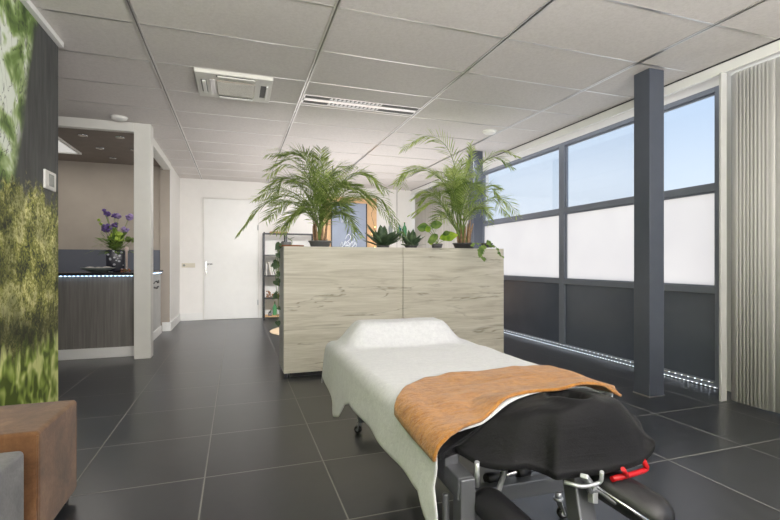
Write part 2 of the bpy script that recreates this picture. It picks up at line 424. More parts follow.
def thing(name, label, cat, loc=(0, 0, 0), group=None, rz=0):
    o = bpy.data.objects.new(name, None); COL.objects.link(o); o.location = loc; o.rotation_euler = (0, 0, rz)
    o.empty_display_size = .1
    return tag(o, label, cat, group)
def struct(name, bm, m, parent=None, label=None, cat=None, **kw):
    o = obj(name, bm, m, parent, **kw)
    if parent is None:
        o['kind'] = 'structure'
        if label: o['label'] = label
        o['category'] = cat or name.split('_')[0]
    return o
def boxes(*bs):
    bm = bm_new()
    for b in bs: add_box(bm, *b)
    return bm
def local(bm, loc):
    bmesh.ops.translate(bm, verts=bm.verts, vec=-Vector(loc)); return bm
def catmull(P, n):
    P = [Vector(p) for p in P]; out = []
    Q = [P[0]*2-P[1]]+P+[P[-1]*2-P[-2]]
    segs = len(P)-1
    for i in range(n+1):
        t = i/n*segs; k = min(int(t), segs-1); u = t-k
        a, b, c, d = Q[k:k+4]
        out.append(.5*((2*b)+(c-a)*u+(2*a-5*b+4*c-d)*u*u+(3*b-a-3*c+d)*u**3))
    return out

# ---------------------------------------------------------------- room shell
Y0, Y1, XL, XR = -2.6, 9.2, -1.2, 3.93
struct('floor', boxes((-4.2, 4.2, Y0-.2, Y1+.2, -.12, 0)), 'floor', label='dark slate grey square tiles with thin light joints')
struct('ceiling', boxes((-4.2, 3.6, Y0-.2, Y1+.2, CEIL, CEIL+.14), (3.6, 4.2, Y0-.2, Y1+.2, 2.80, 2.84)), 'ceiling', label='suspended ceiling of pale mineral fibre tiles')
bm = bm_new()
run = [-.6192+1.2*k for k in range(-2, 4)]
crs = [3.3323+.6*j for j in range(-9, 10)]
for x in run:
    for s in (-1, 1): add_box(bm, x+s*.011-.005, x+s*.011+.005, Y0, Y1, CEIL-.006, CEIL+.002)
    add_box(bm, x-.006, x+.006, Y0, Y1, CEIL-.001, CEIL+.002, 1)
xs = [-3.4]+run+[3.6]
for y in crs:
    for a, b in zip(xs[:-1], xs[1:]):
        if b-a > .1: add_box(bm, a+.016, b-.016, y-.0065, y+.0065, CEIL-.004, CEIL+.002)
struct('trim_ceiling_grid', bm, ['tbar', 'tgroove'], label='metal carrier bars between the ceiling tiles')
# right side: window wall with openings
def yspan(y0, y1): return y0, y1
WX0, WX1 = 3.93, 4.08
struct('wall_right', boxes((WX0, WX1, Y0, 9.2, 2.60, 2.80), (WX0, WX1, 0.35, .75, 0, 2.6), (WX0, WX1, 2.60, 2.74, 0, 2.6),
       (WX0, WX1, 6.78, 6.95, 0, 2.6), (WX0, WX1, 9.05, 9.2, 0, 2.6), (WX0, WX1, Y0, -2.4, 0, 2.6),
       (WX0, WX1, Y0, 2.6, 0, .10), (WX0, WX1, 6.95, 9.05, 0, .1)), 'wall_white', label='white wall around the long window front')
struct('wall_back', boxes((-4.2, 4.2, Y1, Y1+.15, 0, 2.82)), 'wall_white', label='white far end wall with the flush door')
struct('wall_front', boxes((-4.2, 4.2, Y0-.15, Y0, 0, 2.82)), 'wall_white')
struct('wall_left', boxes((XL-.14, XL, Y0, 3.80, 0, 2.653)), 'mural', label='left wall covered by a forest photo mural')
struct('wall_hallway', boxes((-1.14, -1.0, 7.93, 9.2, 0, 2.653)), 'wall_white', label='short white wall left of the far door')
struct('wall_reception', boxes((-3.3, -1.14, 7.95, 8.1, 0, 2.62), (-1.14, -1.002, 7.905, 7.93, 0, 2.56)), 'beige_wall', label='beige rear wall of the reception recess')
struct('wall_recess', boxes((-3.4, -3.26, 3.8, 8.1, 0, 2.653), (-3.4, XL-.14, 3.66, 3.80, 0, 2.653)), 'wall_white')
struct('ceiling_reception', boxes((-3.26, -1.11, 5.80, 7.95, 2.602, 2.64)), 'recep_ceiling', label='dark brown lowered ceiling of the reception')
struct('trim_1', boxes((-3.26, -1.09, 5.72, 5.80, 2.55, 2.652), (-1.10, -.985, 5.89, 7.93, 2.55, 2.652)), 'post_white', bevel=.004, label='off white header beam around the reception opening')
struct('trim_2', boxes((-1.09, -.92, 5.72, 5.89, 0, 2.652)), 'post_white', bevel=.004, label='off white square post at the reception corner')
struct('trim_3', boxes((XL, XL+.035, Y0, 3.80, 2.615, 2.652)), 'trim_white', bevel=.003, label='white cornice above the mural')
struct('trim_8', boxes((3.590, 3.5995, Y0, Y1, 2.644, 2.652)), 'black_plastic', label='dark strip drawn as the shadow line along the pelmet')  # solid dark strip takes the place of shade above the pelmet
struct('trim_4', boxes((3.6, 3.622, Y0, Y1, 2.565, 2.668)), 'trim_white', label='white pelmet strip along the ceiling edge')
struct('trim_5', boxes((-1.004, -.996, 7.92, 7.95, 0, 2.55)), 'trim_white', label='white corner strip')
struct('trim_6', boxes((3.568, 3.628, 2.50, 2.52, 0.004, 2.565)), 'profile', bevel=.003, label='white vertical profile between window and blinds')
struct('trim_7', boxes((3.093, 3.103, Y1-.004, Y1+.001, 0, 2.65), (3.27, 3.285, Y1-.012, Y1+.001, 0, 2.65)), 'tbar')
struct('baseboard_back', boxes((-.985, -.60, Y1-.016, Y1, 0, .14), (.40, 3.9, Y1-.016, Y1, 0, .14)), 'trim_white', bevel=.003)
struct('baseboard_left', boxes((-1.0, -.985, 7.92, 9.2, 0, .14), (-1.11, -.985, 7.89, 7.905, 0, .14)), 'trim_white', bevel=.003)

# window front
def window(name, y0, y1, label):
    bm = bm_new()
    X0, X1 = 3.90, 3.965
    add_box(bm, X0, X1, y0-.05, y0, .0, 2.60); add_box(bm, X0, X1, y1, y1+.05, .0, 2.60)
    add_box(bm, X0, X1, y0, y1, 2.555, 2.60); add_box(bm, X0, X1, y0, y1, 1.705, 1.765)
    add_box(bm, X0, X1, y0, y1, .815, .875); add_box(bm, X0, X1, y0, y1, 0.0, .06)
    for (a, b) in ((.875, 1.705), (1.765, 2.555)):     # inner beads
        add_box(bm, X0+.02, X0+.045, y0, y0+.018, a, b); add_box(bm, X0+.02, X0+.045, y1-.018, y1, a, b)
        add_box(bm, X0+.02, X0+.045, y0+.018, y1-.018, b-.016, b); add_box(bm, X0+.02, X0+.045, y0+.018, y1-.018, a, a+.012)
    w = struct(name, bm, 'dark_frame', bevel=.003, label=label, cat='window')
    p = obj('clear_pane', boxes((3.933, 3.939, y0, y1, 1.765, 2.555)), 'glass', w)
    p = obj('frosted_pane', boxes((3.933, 3.939, y0, y1, .875, 1.705)), 'frost', w)
    obj('lower_panel', boxes((3.925, 3.95, y0, y1, .06, .815)), 'dark_glass', w)
    return w
window('window_1', 2.79, 4.68, 'window bay nearest the blinds with frosted lower glass and dark base panel')
window('window_2', 4.78, 6.68, 'far window bay with frosted lower glass and dark base panel')
# windows behind the blinds and behind the viewpoint
def plain_window(name, y0, y1):
    bm = boxes((3.95, 4.0, y0, y0+.06, .1, 2.6), (3.95, 4.0, y1-.06, y1, .1, 2.6), (3.95, 4.0, y0+.06, y1-.06, 2.54, 2.6), (3.95, 4.0, y0+.06, y1-.06, .1, .16), (3.95, 4.0, y0+.06, y1-.06, 1.4, 1.45))
    w = struct(name, bm, 'dark_frame', cat='window'); obj('clear_pane', boxes((3.972, 3.978, y0+.06, y1-.06, .16, 2.54)), 'glass', w)
plain_window('window_3', 6.95, 9.05); plain_window('window_4', .75, 2.60); plain_window('window_5', -2.4, .35)

# door in the back wall
bm = boxes((-.575, .392, Y1-.012, Y1-.002, .006, 2.29))
d = struct('door_1', bm, 'trim_white', bevel=.002, label='flush white door with lever handle in the far wall', cat='door')
bm = boxes((-.60, -.583, Y1-.02, Y1, 0, 2.31), (.398, .412, Y1-.02, Y1, 0, 2.31), (-.60, .412, Y1-.02, Y1, 2.296, 2.31))
obj('door_frame', bm, 'post_white', d)
bm = bm_new(); add_box(bm, -.555, -.53, Y1-.02, Y1-.012, .93, 1.10)
add_tube(bm, [(-.542, Y1-.015, 1.055), (-.542, Y1-.065, 1.055), (-.53, Y1-.07, 1.055), (-.43, Y1-.07, 1.055)], .010)
add_tube(bm, [(-.542, Y1-.015, .97), (-.542, Y1-.05, .965)], .012)
h = obj('door_handle', bm, 'chrome', d)
bm = bm_new(); add_box(bm, -.55, -.534, Y1-.055, Y1-.05, .90, .965); add_box(bm, -.545, -.52, Y1-.06, Y1-.055, .86, .91); obj('key', bm, 'chrome', d)
for z in (.31, 1.76):
    bm = bm_new(); add_tube(bm, [(.395, Y1-.024, z-.05), (.395, Y1-.024, z+.05)], .009); obj('hinge', bm, 'silver', d)
# wall sockets
t = thing('wall_switch', 'ivory triple socket and switch plate left of the far door', 'switch', (-.85, Y1, 1.03))
obj('plate', local(boxes((-.965, -.735, Y1-.010, Y1-.0005, .99, 1.07)), t.location), 'ivory', t, bevel=.003)
for i in range(3):
    bm = bm_new(); cx = -.925+.075*i
    if i == 0: add_tube(bm, [(cx, Y1-.010, 1.03), (cx, Y1-.014, 1.03)], .022, 16)
    else: add_box(bm, cx-.026, cx+.026, Y1-.016, Y1-.010, 1.004, 1.056)
    obj('socket' if i == 0 else 'rocker', local(bm, t.location), 'screen' if i == 0 else 'ivory', t)

# ---------------------------------------------------------------- pillars
def pillar(x0, x1, y0, y1, label):
    t = thing('square_pillar', label, 'pillar', ((x0+x1)/2, (y0+y1)/2, 0), 'anthracite pillars')
    obj('shaft', local(boxes((x0, x1, y0, y1, 0.006, CEIL-.001)), t.location), 'pillar', t, bevel=.005)
    obj('sealant_skirt', local(boxes((x0-.005, x1+.005, y0-.005, y1+.005, 0, .009)), t.location), 'tbar', t)
pillar(3.143, 3.298, 2.77, 2.925, 'anthracite square pillar standing in front of the windows beside the blinds')
pillar(3.14, 3.29, 5.62, 5.77, 'far anthracite square pillar rising behind the right palm')

# ---------------------------------------------------------------- LED strips
def led_strip(p0, p1, n, label, outward, lm='led', hw=.004):
    p0, p1 = Vector(p0), Vector(p1); out = Vector(outward); d = p1-p0
    t = thing('led_strip', label, 'light strip', (p0+p1)/2)
    bm = bm_new(); add_beam(bm, p0, p1, .008, .004); obj('tape', local(bm, t.location), 'white_plastic', t)
    bm = bm_new()
    for i in range(n):
        c = p0+d*((i+.5)/n)+out*.006; add_box(bm, c.x-hw, c.x+hw, c.y-hw, c.y+hw, c.z-hw*.5, c.z+hw*.5)
    o = obj('diodes', local(bm, t.location), lm, t); o['kind'] = 'stuff'
led_strip((3.893, 2.76, .012), (3.893, 6.70, .012), 98, 'bluish white LED strip along the floor under the windows', (-1, 0, 0))
led_strip((3.893, 2.80, .050), (3.893, 6.60, .044), 60, 'glowing dots drawn as the floor strip mirrored in the window panels', (-1, 0, 0))  # extra glowing dots imitate the floor strip's reflection in the lower panels

# ---------------------------------------------------------------- ceiling fittings
t = thing('air_conditioner', 'square ceiling cassette air conditioner with four louvre slots', 'air conditioner', (0, 4.22, CEIL))
x0, x1, y0, y1 = -.325, .295, 3.935, 4.50
def acb(name, bs, m, bevel=0, parent=None, z=0): return obj(name, local(boxes(*bs), t.location), m, parent or t, bevel=bevel)
Z = CEIL
acb('casing', [(x0, x1, y0, y1, Z-.035, Z)], 'ac_white', .006)
acb('intake_grille', [(-.16, .15, 4.06, 4.38, Z-.047, Z-.034)], 'beige_wall', .003)
bm = bm_new()
for k in range(16): add_box(bm, -.155, .145, 4.068+.019*k, 4.074+.019*k, Z-.049, Z-.046)
obj('grille_slats', local(bm, t.location), 'ac_white', t)
acb('slot', [(-.16, .15, 3.955, 3.995, Z-.038, Z-.034)], 'dark_slot'); acb('slot', [(.20, .25, 4.08, 4.36, Z-.038, Z-.034)], 'dark_slot')
acb('slot', [(-.285, -.24, 4.08, 4.36, Z-.038, Z-.034)], 'dark_slot')
acb('slot', [(-.15, .14, 4.43, 4.47, Z-.038, Z-.034)], 'dark_slot')
acb('flap', [(-.275, -.245, 4.08, 4.36, Z-.052, Z-.038)], 'white_plastic', .004)
acb('flap', [(-.15, .14, 4.435, 4.465, Z-.05, Z-.038)], 'white_plastic', .004)
acb('flap', [(.245, .262, 4.06, 4.38, Z-.05, Z-.038)], 'white_plastic', .004)
acb('flap', [(-.15, .15, 3.958, 3.972, Z-.048, Z-.038)], 'white_plastic', .003)
acb('corner_cap', [(-.215, -.175, 4.06, 4.38, Z-.042, Z-.034)], 'tbar', .003)

t = thing('louvre_light', 'recessed twin fluorescent ceiling light with slotted louvres', 'ceiling light', (1.18, 4.36, CEIL))
x0, x1 = .60, 1.77
bm = boxes((x0, x1, 4.235, 4.25, Z-.006, Z), (x0, x1, 4.325, 4.385, Z-.006, Z), (x0, x1, 4.46, 4.475, Z-.006, Z), (x0, x0+.012, 4.25, 4.46, Z-.006, Z), (x1-.012, x1, 4.25, 4.46, Z-.006, Z))
obj('frame', local(bm, t.location), 'tbar', t)
obj('recess', local(boxes((x0+.01, x1-.01, 4.25, 4.325, Z-.0015, Z-.0002), (x0+.01, x1-.01, 4.385, 4.46, Z-.0015, Z-.0002)), t.location), 'dark_slot', t)
for a, b in ((4.25, 4.325), (4.385, 4.46)):
    bm = bm_new()
    for k in range(28):
        x = x0+.02+k*.0415
        v = [bm.verts.new(p) for p in ((x, a, Z-.006), (x+.030, a, Z-.006), (x+.015, b, Z-.003))]; bm.faces.new(v)
    obj('louvre', local(bm, t.location), 'dark_slot', t)
bm = boxes((x0+.25, x0+.77, 4.262, 4.318, Z-.0025, Z-.0016), (x0+.25, x0+.77, 4.397, 4.453, Z-.0025, Z-.0016))
obj('reflector', local(bm, t.location), 'panel_glow', t)

for c, lab in (((-1.2, 5.56), 'round white smoke detector on the ceiling before the reception beam'), ((2.86, 4.73), 'round white smoke detector on the ceiling above the right palm')):
    t = thing('smoke_detector', lab, 'smoke detector', (c[0], c[1], CEIL), 'smoke detectors')
    bm = bm_new(); add_lathe(bm, [(.03, -.004), (.084, -.004), (.086, 0)][::-1], 24); obj('base', bm, 'white_plastic', t)
    bm = bm_new(); add_lathe(bm, [(.076, -.003), (.074, -.020), (.060, -.030), (.04, -.036), (.012, -.039)], 24); obj('cap', bm, 'white_plastic', t)
for i, (x, y) in enumerate(((-1.728, 6.262), (-1.333, 6.218), (-1.712, 6.902), (-1.30, 6.86), (-1.70, 7.50))):
    t = thing('downlight', 'small round chrome downlight in the dark reception ceiling', 'ceiling light', (x, y, 2.60), 'downlights in the reception ceiling')
    bm = bm_new(); add_lathe(bm, [(.050, 0), (.052, -.006), (.046, -.012), (.036, -.010)], 20); obj('bezel', bm, 'chrome', t)
    bm = bm_new(); add_lathe(bm, [(.035, -.006), (.033, -.0095)], 20); obj('lens', bm, 'downlight', t)
t = thing('light_panel', 'flat square light panel with white rim in the reception ceiling', 'ceiling light', (-2.4, 6.85, 2.60))
bm = boxes((-2.78, -2.03, 6.40, 6.43, 2.575, 2.601), (-2.78, -2.03, 7.27, 7.30, 2.575, 2.601), (-2.78, -2.75, 6.43, 7.27, 2.575, 2.6), (-2.06, -2.03, 6.43, 7.27, 2.575, 2.6))
obj('rim', local(bm, t.location), 'white_plastic', t)
obj('diffuser', local(boxes((-2.75, -2.06, 6.43, 7.27, 2.590, 2.598)), t.location), 'panel_glow', t)
# thermostat
t = thing('thermostat', 'white square thermostat on the dark part of the mural', 'thermostat', (XL, 3.63, 1.63))
obj('casing', local(boxes((XL+.0005, XL+.014, 3.53, 3.72, 1.575, 1.70)), t.location), 'white_plastic', t, bevel=.004)
obj('display', local(boxes((XL+.014, XL+.0155, 3.59, 3.68, 1.60, 1.68)), t.location), 'screen', t)

# ---------------------------------------------------------------- reception counter
t = thing('reception_counter', 'reception counter with grey wood front and black top', 'counter', (-1.9, 6.2, 0))
obj('front_panel', local(boxes((-3.2, -1.125, 5.93, 5.965, .005, .925)), t.location), 'vwood', t)
obj('side_panel', local(boxes((-1.135, -1.105, 5.965, 7.72, .005, .925)), t.location), 'panel_light', t)
obj('skirting', local(boxes((-3.2, -1.10, 5.915, 5.93, 0, .115), (-1.105, -1.09, 5.93, 7.72, 0, .115)), t.location), 'trim_white', t, bevel=.003)
obj('corner_strip', local(boxes((-1.122, -1.104, 5.922, 5.965, .115, .925)), t.location), 'post_white', t)
bm = boxes((-3.2, -1.60, 5.90, 6.60, .94, .968), (-1.60, -1.09, 5.90, 7.86, .94, .968))
obj('worktop', local(bm, t.location), 'counter_top', t)
bm = bm_new()     # inner carcass
add_box(bm, -3.19, -1.14, 5.966, 6.5, .0, .939); add_box(bm, -1.6, -1.14, 6.5, 7.72, 0, .939)
obj('carcass', local(bm, t.location), 'panel_light', t)
# decorative lettering strokes, too small to read in the photograph
bm = bm_new(); q = random.Random(3)
rows = ((.83, 6.6, 6.8, .03), (.77, 6.55, 7.5, .045), (.70, 6.5, 7.45, .045), (.64, 6.5, 7.0, .04))
for z, ya, yb, h in rows:
    y = ya
    while y < yb:
        w = q.uniform(.05, .09)
        pts = [(-1.1035, y+w*a, z+h*b) for a, b in ((0, q.random()), (.3, q.random()*1.1), (.6, q.random()), (.9, q.random()))]
        add_tube(bm, catmull(pts, 8), .006, 5); y += w*1.3
obj('lettering', local(bm, t.location), 'black_plastic', t)
led_strip((-3.0, 5.915, .932), (-1.13, 5.915, .932), 46, 'bluish LED strip under the front edge of the reception worktop', (0, -1, 0), 'led_soft', .007)
led_strip((-1.098, 6.0, .932), (-1.098, 7.7, .932), 40, 'bluish LED strip under the side edge of the reception worktop', (1, 0, 0), 'led_soft', .006)
tag(obj('splashback', boxes((-3.2, -1.12, 7.935, 7.949, .60, 1.28)), 'splash'), 'blue grey splashback panel on the beige reception wall', 'panel')
# bouquet on the counter
VX, VY, VZ = -1.415, 6.38, .968
t = thing('flower_vase', 'dark patterned square vase of purple and lime flowers on the reception counter', 'vase', (VX, VY, VZ))
bm = bm_new(); add_lathe(bm, [(.125, 0), (.135, .02), (.14, .25), (.137, .265), (.122, .265), (.12, .2)], 4); bmesh.ops.rotate(bm, verts=bm.verts, matrix=Matrix.Rotation(PI/4+.2, 3, 'Z'))
obj('vase_body', bm, 'vase', t, bevel=.006)
q = random.Random(5)
fl = [(107, 214, 'purple', 1), (114, 216, 'purple', .8), (116, 214.5, 'purple', .7), (107, 228, 'purple', 1.6), (115, 225, 'purple', 1), (118.5, 216, 'lilac', .9), (129.5, 217, 'lilac', 1.2),
      (125, 230, 'lilac', 1.2), (117, 237, 'lime', 2.0), (113.5, 238, 'lime', 1.4), (121, 235, 'lime', 1.2), (104, 210, 'purple', .6), (105.5, 213, 'purple', .7), (99, 220, 'lime', .5), (101, 224, 'lime', .5), (122, 241, 'lime', .9), (128, 239, 'stem', 1.0), (132, 240, 'stem', .9), (111, 244, 'stem', .9)]
for (a, b, mt, s) in fl:
    c = py_(a, b, VY+q.uniform(-.06, .06))-Vector((VX, VY, VZ))
    bm = bm_new(); add_tube(bm, catmull([(q.uniform(-.03, .03), q.uniform(-.03, .03), .2), (c.x*.45, c.y*.5, .2+(c.z-.2)*.55), tuple(c)], 6), .0035, 5); st = obj('stalk', bm, 'stem', t)
    bm = bm_new()
    for k in range(16):
        dv = Vector((q.gauss(0, 1), q.gauss(0, 1), q.gauss(0, 1))).normalized(); e = c+dv*.026*s
        add_ball(bm, e, .018*s, 0, (1, 1, .8), 1)
    obj('blossom', bm, mt, st)
bm = bm_new()
def add_leaf(bm, base, d, length, width, droop=.3, seg=4, mi=0, fold=.0, roll=None):
    base = Vector(base); d = Vector(d).normalized()
    side = d.cross(UP)
    if side.length < .1: side = d.cross(Vector((1, 0, 0)))
    side.normalize()
    if roll is not None: side = Matrix.Rotation(roll, 3, d) @ side
    prev = None; p = base.copy(); dd = d.copy()
    for i in range(seg+1):
        u = i/seg; w = width*.5*(math.sin(PI*min(1, u*.92+.08))**.8)
        if i == seg: w = width*.02
        a = bm.verts.new(p-side*w); b = bm.verts.new(p+side*w)
        if prev:
            f = bm.faces.new((prev[0], prev[1], b, a)); f.smooth = True; f.material_index = mi
        prev = (a, b); dd = (dd-UP*droop/seg).normalized(); p = p+dd*length/seg
for k in range(190):
    an = q.uniform(0, 2*PI); el = q.uniform(-.1, 1.2)
    dv = Vector((math.cos(an)*math.cos(el), math.sin(an)*math.cos(el), math.sin(el)))
    add_leaf(bm, Vector((0, 0, .25))+dv*q.uniform(.02, .26), dv, q.uniform(.06, .13), .03, .5)
obj('foliage', bm, 'mid_leaf', t)
t = thing('serving_bowl', 'wide shallow grey bowl holding folded white cloth on the counter', 'bowl', (-1.53, 6.09, .968))
bm = bm_new(); add_lathe(bm, [(.06, 0), (.07, .006), (.13, .03), (.175, .055), (.17, .058), (.12, .036), (.05, .014)], 32); obj('dish', bm, 'ceramic', t)
t = tag(obj('folded_cloth', local(bm_new(), (0, 0, 0)), 'ceramic_white'), 'white folded cloths lying in the shallow grey bowl', 'cloth')
bm = bm_new(); bm.from_mesh(t.data)
for cx, cy, s in ((-.08, 0, 1), (.0, .02, .8), (.09, -.01, 1.1), (.11, .02, .8)): add_ball(bm, (cx, cy, .052), .035*s, 0, (1.5, 1, .5), 2)
bm.to_mesh(t.data); bm.free(); t.location = (-1.53, 6.09, .968)
t = thing('candle_holder', 'pale candle on a small stand right of the flower vase', 'candle', (-1.243, 6.12, .968))
bm = bm_new(); add_lathe(bm, [(.035, 0), (.03, .012), (.010, .02), (.009, .05), (.018, .055)], 16); obj('foot', bm, 'ceramic_white', t)
bm = bm_new(); add_lathe(bm, [(.013, .05), (.013, .25), (.020, .255), (.022, .29), (.012, .31)], 16); obj('candle_stick', bm, 'candle', t)
t = thing('dried_flowers', 'little heap of rust brown dried flowers on the counter edge', 'flowers', (-1.23, 6.0, .968))
bm = bm_new()
for k in range(22): add_ball(bm, (q.uniform(-.05, .05), q.uniform(-.03, .03), q.uniform(.008, .04)), .011, 0, (1, 1, .7), 1)
obj('heads', bm, 'terracotta', t)
bm = bm_new()
for k in range(14):
    an = q.uniform(0, 6.28); add_leaf(bm, (0, 0, .02), (math.cos(an), math.sin(an), .5), .06, .014, .4)
obj('leaves', bm, 'mid_leaf', t)

# ---------------------------------------------------------------- pouffes
t = thing('brown_pouf', 'brown suede cube pouf beneath the forest mural', 'pouf', (-.94, 2.235, 0))
bm = boxes((-1.185, -.7, 2.02, 2.45, .035, .455)); obj('cushion', local(bm, t.location), 'suede', t, bevel=.016, bseg=4)
for (a, b) in (((-.704, 2.024, .05), (-.704, 2.024, .44)), ((-.704, 2.446, .05), (-.704, 2.446, .44))):
    bm = bm_new(); add_tube(bm, [a, b], .0035, 6); obj('piping', local(bm, t.location), 'suede', t)
for x in (-1.14, -.745):
    for y in (2.065, 2.405):
        bm = bm_new(); add_box(bm, x-.02, x+.02, y-.02, y+.02, 0, .036); obj('foot', local(bm, t.location), 'black_plastic', t)
t = thing('grey_pouf', 'grey suede cube pouf cut by the lower left corner', 'pouf', (-.97, 1.75, 0))
obj('cushion', local(boxes((-1.185, -.72, 1.52, 1.965, .035, .415)), t.location), 'grey_suede', t, bevel=.018, bseg=4)
for x in (-1.14, -.76):
    for y in (1.56, 1.92):
        bm = bm_new(); add_box(bm, x-.02, x+.02, y-.02, y+.02, 0, .036); obj('foot', local(bm, t.location), 'black_plastic', t)

# ---------------------------------------------------------------- oak cabinet
CX0, CX1, CY0, CY1, CZ = .418, 2.79, 4.32, 4.80, 1.237
t = thing('oak_cabinet', 'long pale oak room divider cabinet behind the massage table', 'cabinet', (1.6, 4.56, 0))
def cb(name, bs, m, bevel=0): return obj(name, local(boxes(*bs), t.location), m, t, bevel=bevel)
cb('carcass', [(CX0+.003, CX1-.003, CY0+.022, CY1, .05, CZ-.022)], 'post_white')
o = cb('back_panel', [(CX0, 1.603, CY0, CY0+.02, .045, CZ)], 'oak', .0015)
o = cb('back_panel', [(1.609, CX1, CY0, CY0+.02, .045, CZ)], 'oak', .0015)
cb('side_panel', [(CX0-.001, CX0+.018, CY0+.021, CY1, .045, CZ)], 'panel_light'); cb('side_panel', [(CX1-.018, CX1+.001, CY0+.021, CY1, .045, CZ)], 'oak')
cb('top_panel', [(CX0+.019, CX1-.019, CY0+.021, CY1, CZ-.02, CZ)], 'oak')
cb('plinth', [(CX0+.06, CX1-.06, CY0+.05, CY1-.04, 0.0, .05)], 'black_plastic')
for x in (CX0+.005, CX1-.04):
    cb('foot', [(x, x+.03, CY0+.005, CY0+.035, 0, .048)], 'black_metal')

# ---------------------------------------------------------------- palms
def frond(bm, pts, leaf_len, n=34, start=.28, rng=R, roll=0, width=.0095):
    C = catmull(pts, n)
    rad = [.0055*(1-i/(n+4))+.001 for i in range(n+1)]
    add_tube(bm, C, rad, 5, False, 1)
    tot = len(C)
    for i in range(int(n*start), n+1):
        u = (i/n-start)/(1-start)
        t = (C[min(i+1, n)]-C[max(i-1, 0)]).normalized()
        side = t.cross(UP)
        if side.length < .15: side = t.cross(FWD)
        side.normalize(); side = Matrix.Rotation(roll, 3, t) @ side
        ln = leaf_len*(.45+.75*math.sin(PI*min(1, .12+u*.80)))*(1-.35*u)
        for s in (-1, 1):
            for rep in range(1):
                d = (t*(.55+.5*u)+side*s*rng.uniform(.75, 1.0)+UP*rng.uniform(.1, .4)).normalized()
                add_leaf(bm, C[i]+t*rng.uniform(-.006, .006), d, ln*rng.uniform(.85, 1.12), width, rng.uniform(.25, .7), 3, 0, roll=s*rng.uniform(.2, .9))
def palm(label, base_px, depth, pot_r, pot_h, fronds, canes, leafm, pot_mat, soil_dark=False):
    base = pd(base_px[0], base_px[1], depth); base.z = CZ
    t = thing('potted_palm', label, 'plant', base, 'feathery palms on the oak cabinet')
    bm = bm_new(); add_lathe(bm, [(pot_r*.8, 0), (pot_r*.97, pot_h-.012), (pot_r*1.04, pot_h-.012), (pot_r*1.04, pot_h), (pot_r*.94, pot_h), (pot_r*.9, pot_h-.02)], 28)
    obj('pot', bm, pot_mat, t)
    bm = bm_new(); add_lathe(bm, [(pot_r*.9, pot_h-.025), (pot_r*.5, pot_h-.014), (.01, pot_h-.012)], 20); obj('soil', bm, 'soil', t)
    for k in range(canes):
        a = 2*PI*k/canes+.4; r0 = pot_r*.45
        b0 = Vector((math.cos(a)*r0, math.sin(a)*r0, pot_h-.02)); top = b0+Vector((math.cos(a)*.03+R.uniform(-.02, .02), math.sin(a)*.03, R.uniform(.16, .30)))
        bm = bm_new(); add_tube(bm, catmull([b0, (b0+top)/2+Vector((R.uniform(-.01, .01), 0, 0)), top], 6), [.015, .014, .013, .011, .01, .008, .005], 7)
        obj('cane', bm, 'cane', t)
    extra = [([(x+R.uniform(-2, 2)*i*1.4, y+R.uniform(-1, 2.4)*i*1.3) for i, (x, y) in enumerate(fr[0])], fr[1]+R.uniform(-.2, .2), fr[2]*.95) for fr in fronds[1:]]
    for fr in fronds+extra:
        pts, dd, ll = fr[0], fr[1], fr[2]
        P = [Vector((R.uniform(-.03, .03), R.uniform(-.03, .03), pot_h-.01))]
        m = len(pts)
        for i, (x, y) in enumerate(pts):
            P.append(pd(x, y, depth+dd*((i+1)/m)**1.1)-base)
        bm = bm_new(); frond(bm, P, ll*1.12, roll=R.uniform(-.5, .5), n=int(1.15*(fr[3] if len(fr) > 3 else 34)), start=.3 if m > 2 else .25)
        obj('frond', bm, [leafm if R.random() < .8 else ('palm_light' if leafm == 'palm' else 'palm'), 'stem'], t, recalc=False)
fr1 = [([(318, 228), (306, 205), (285, 196), (262, 206), (240, 232)], -.15, .20, 40),
       ([(317, 222), (302, 198), (280, 190), (256, 198)], .15, .20),
       ([(317, 218), (304, 190), (285, 178), (264, 190)], -.2, .20),
       ([(319, 215), (310, 180), (292, 160), (270, 168)], .1, .20),
       ([(320, 210), (312, 172), (296, 153), (268, 154)], -.1, .20),
       ([(321, 205), (320, 176), (312, 156), (290, 152)], .3, .18),
       ([(321, 205), (322, 180), (321, 162), (321, 150)], -.1, .16),
       ([(322, 210), (328, 185), (336, 168), (350, 166)], .2, .18),
       ([(323, 215), (336, 190), (352, 174), (368, 175), (380, 190)], -.1, .20, 38),
       ([(324, 222), (342, 206), (362, 196), (382, 200), (402, 234)], .1, .21, 42),
       ([(323, 220), (338, 198), (352, 188), (368, 196)], -.35, .2),
       ([(322, 228), (334, 214), (346, 216), (353, 236)], -.3, .19),
       ([(319, 228), (306, 212), (294, 214), (284, 232)], -.3, .19),
       ([(318, 225), (300, 204), (284, 205), (270, 218)], -.4, .19),
       ([(321, 215), (314, 192), (304, 178), (290, 182)], -.45, .19),
       ([(322, 212), (330, 192), (338, 182), (350, 188)], -.45, .18),
       ([(321, 210), (318, 188), (314, 172), (304, 166)], .4, .19),
       ([(322, 210), (327, 192), (330, 176), (338, 172)], .45, .18),
       ([(321, 222), (316, 208), (308, 200), (300, 212)], -.5, .17),
       ([(322, 222), (330, 208), (338, 202), (344, 214)], -.5, .17)]
palm('large feathery palm in a grey pot standing on the left half of the oak cabinet', (320, 247), 4.55, .112, .065, fr1, 7, 'palm', 'pot_grey')
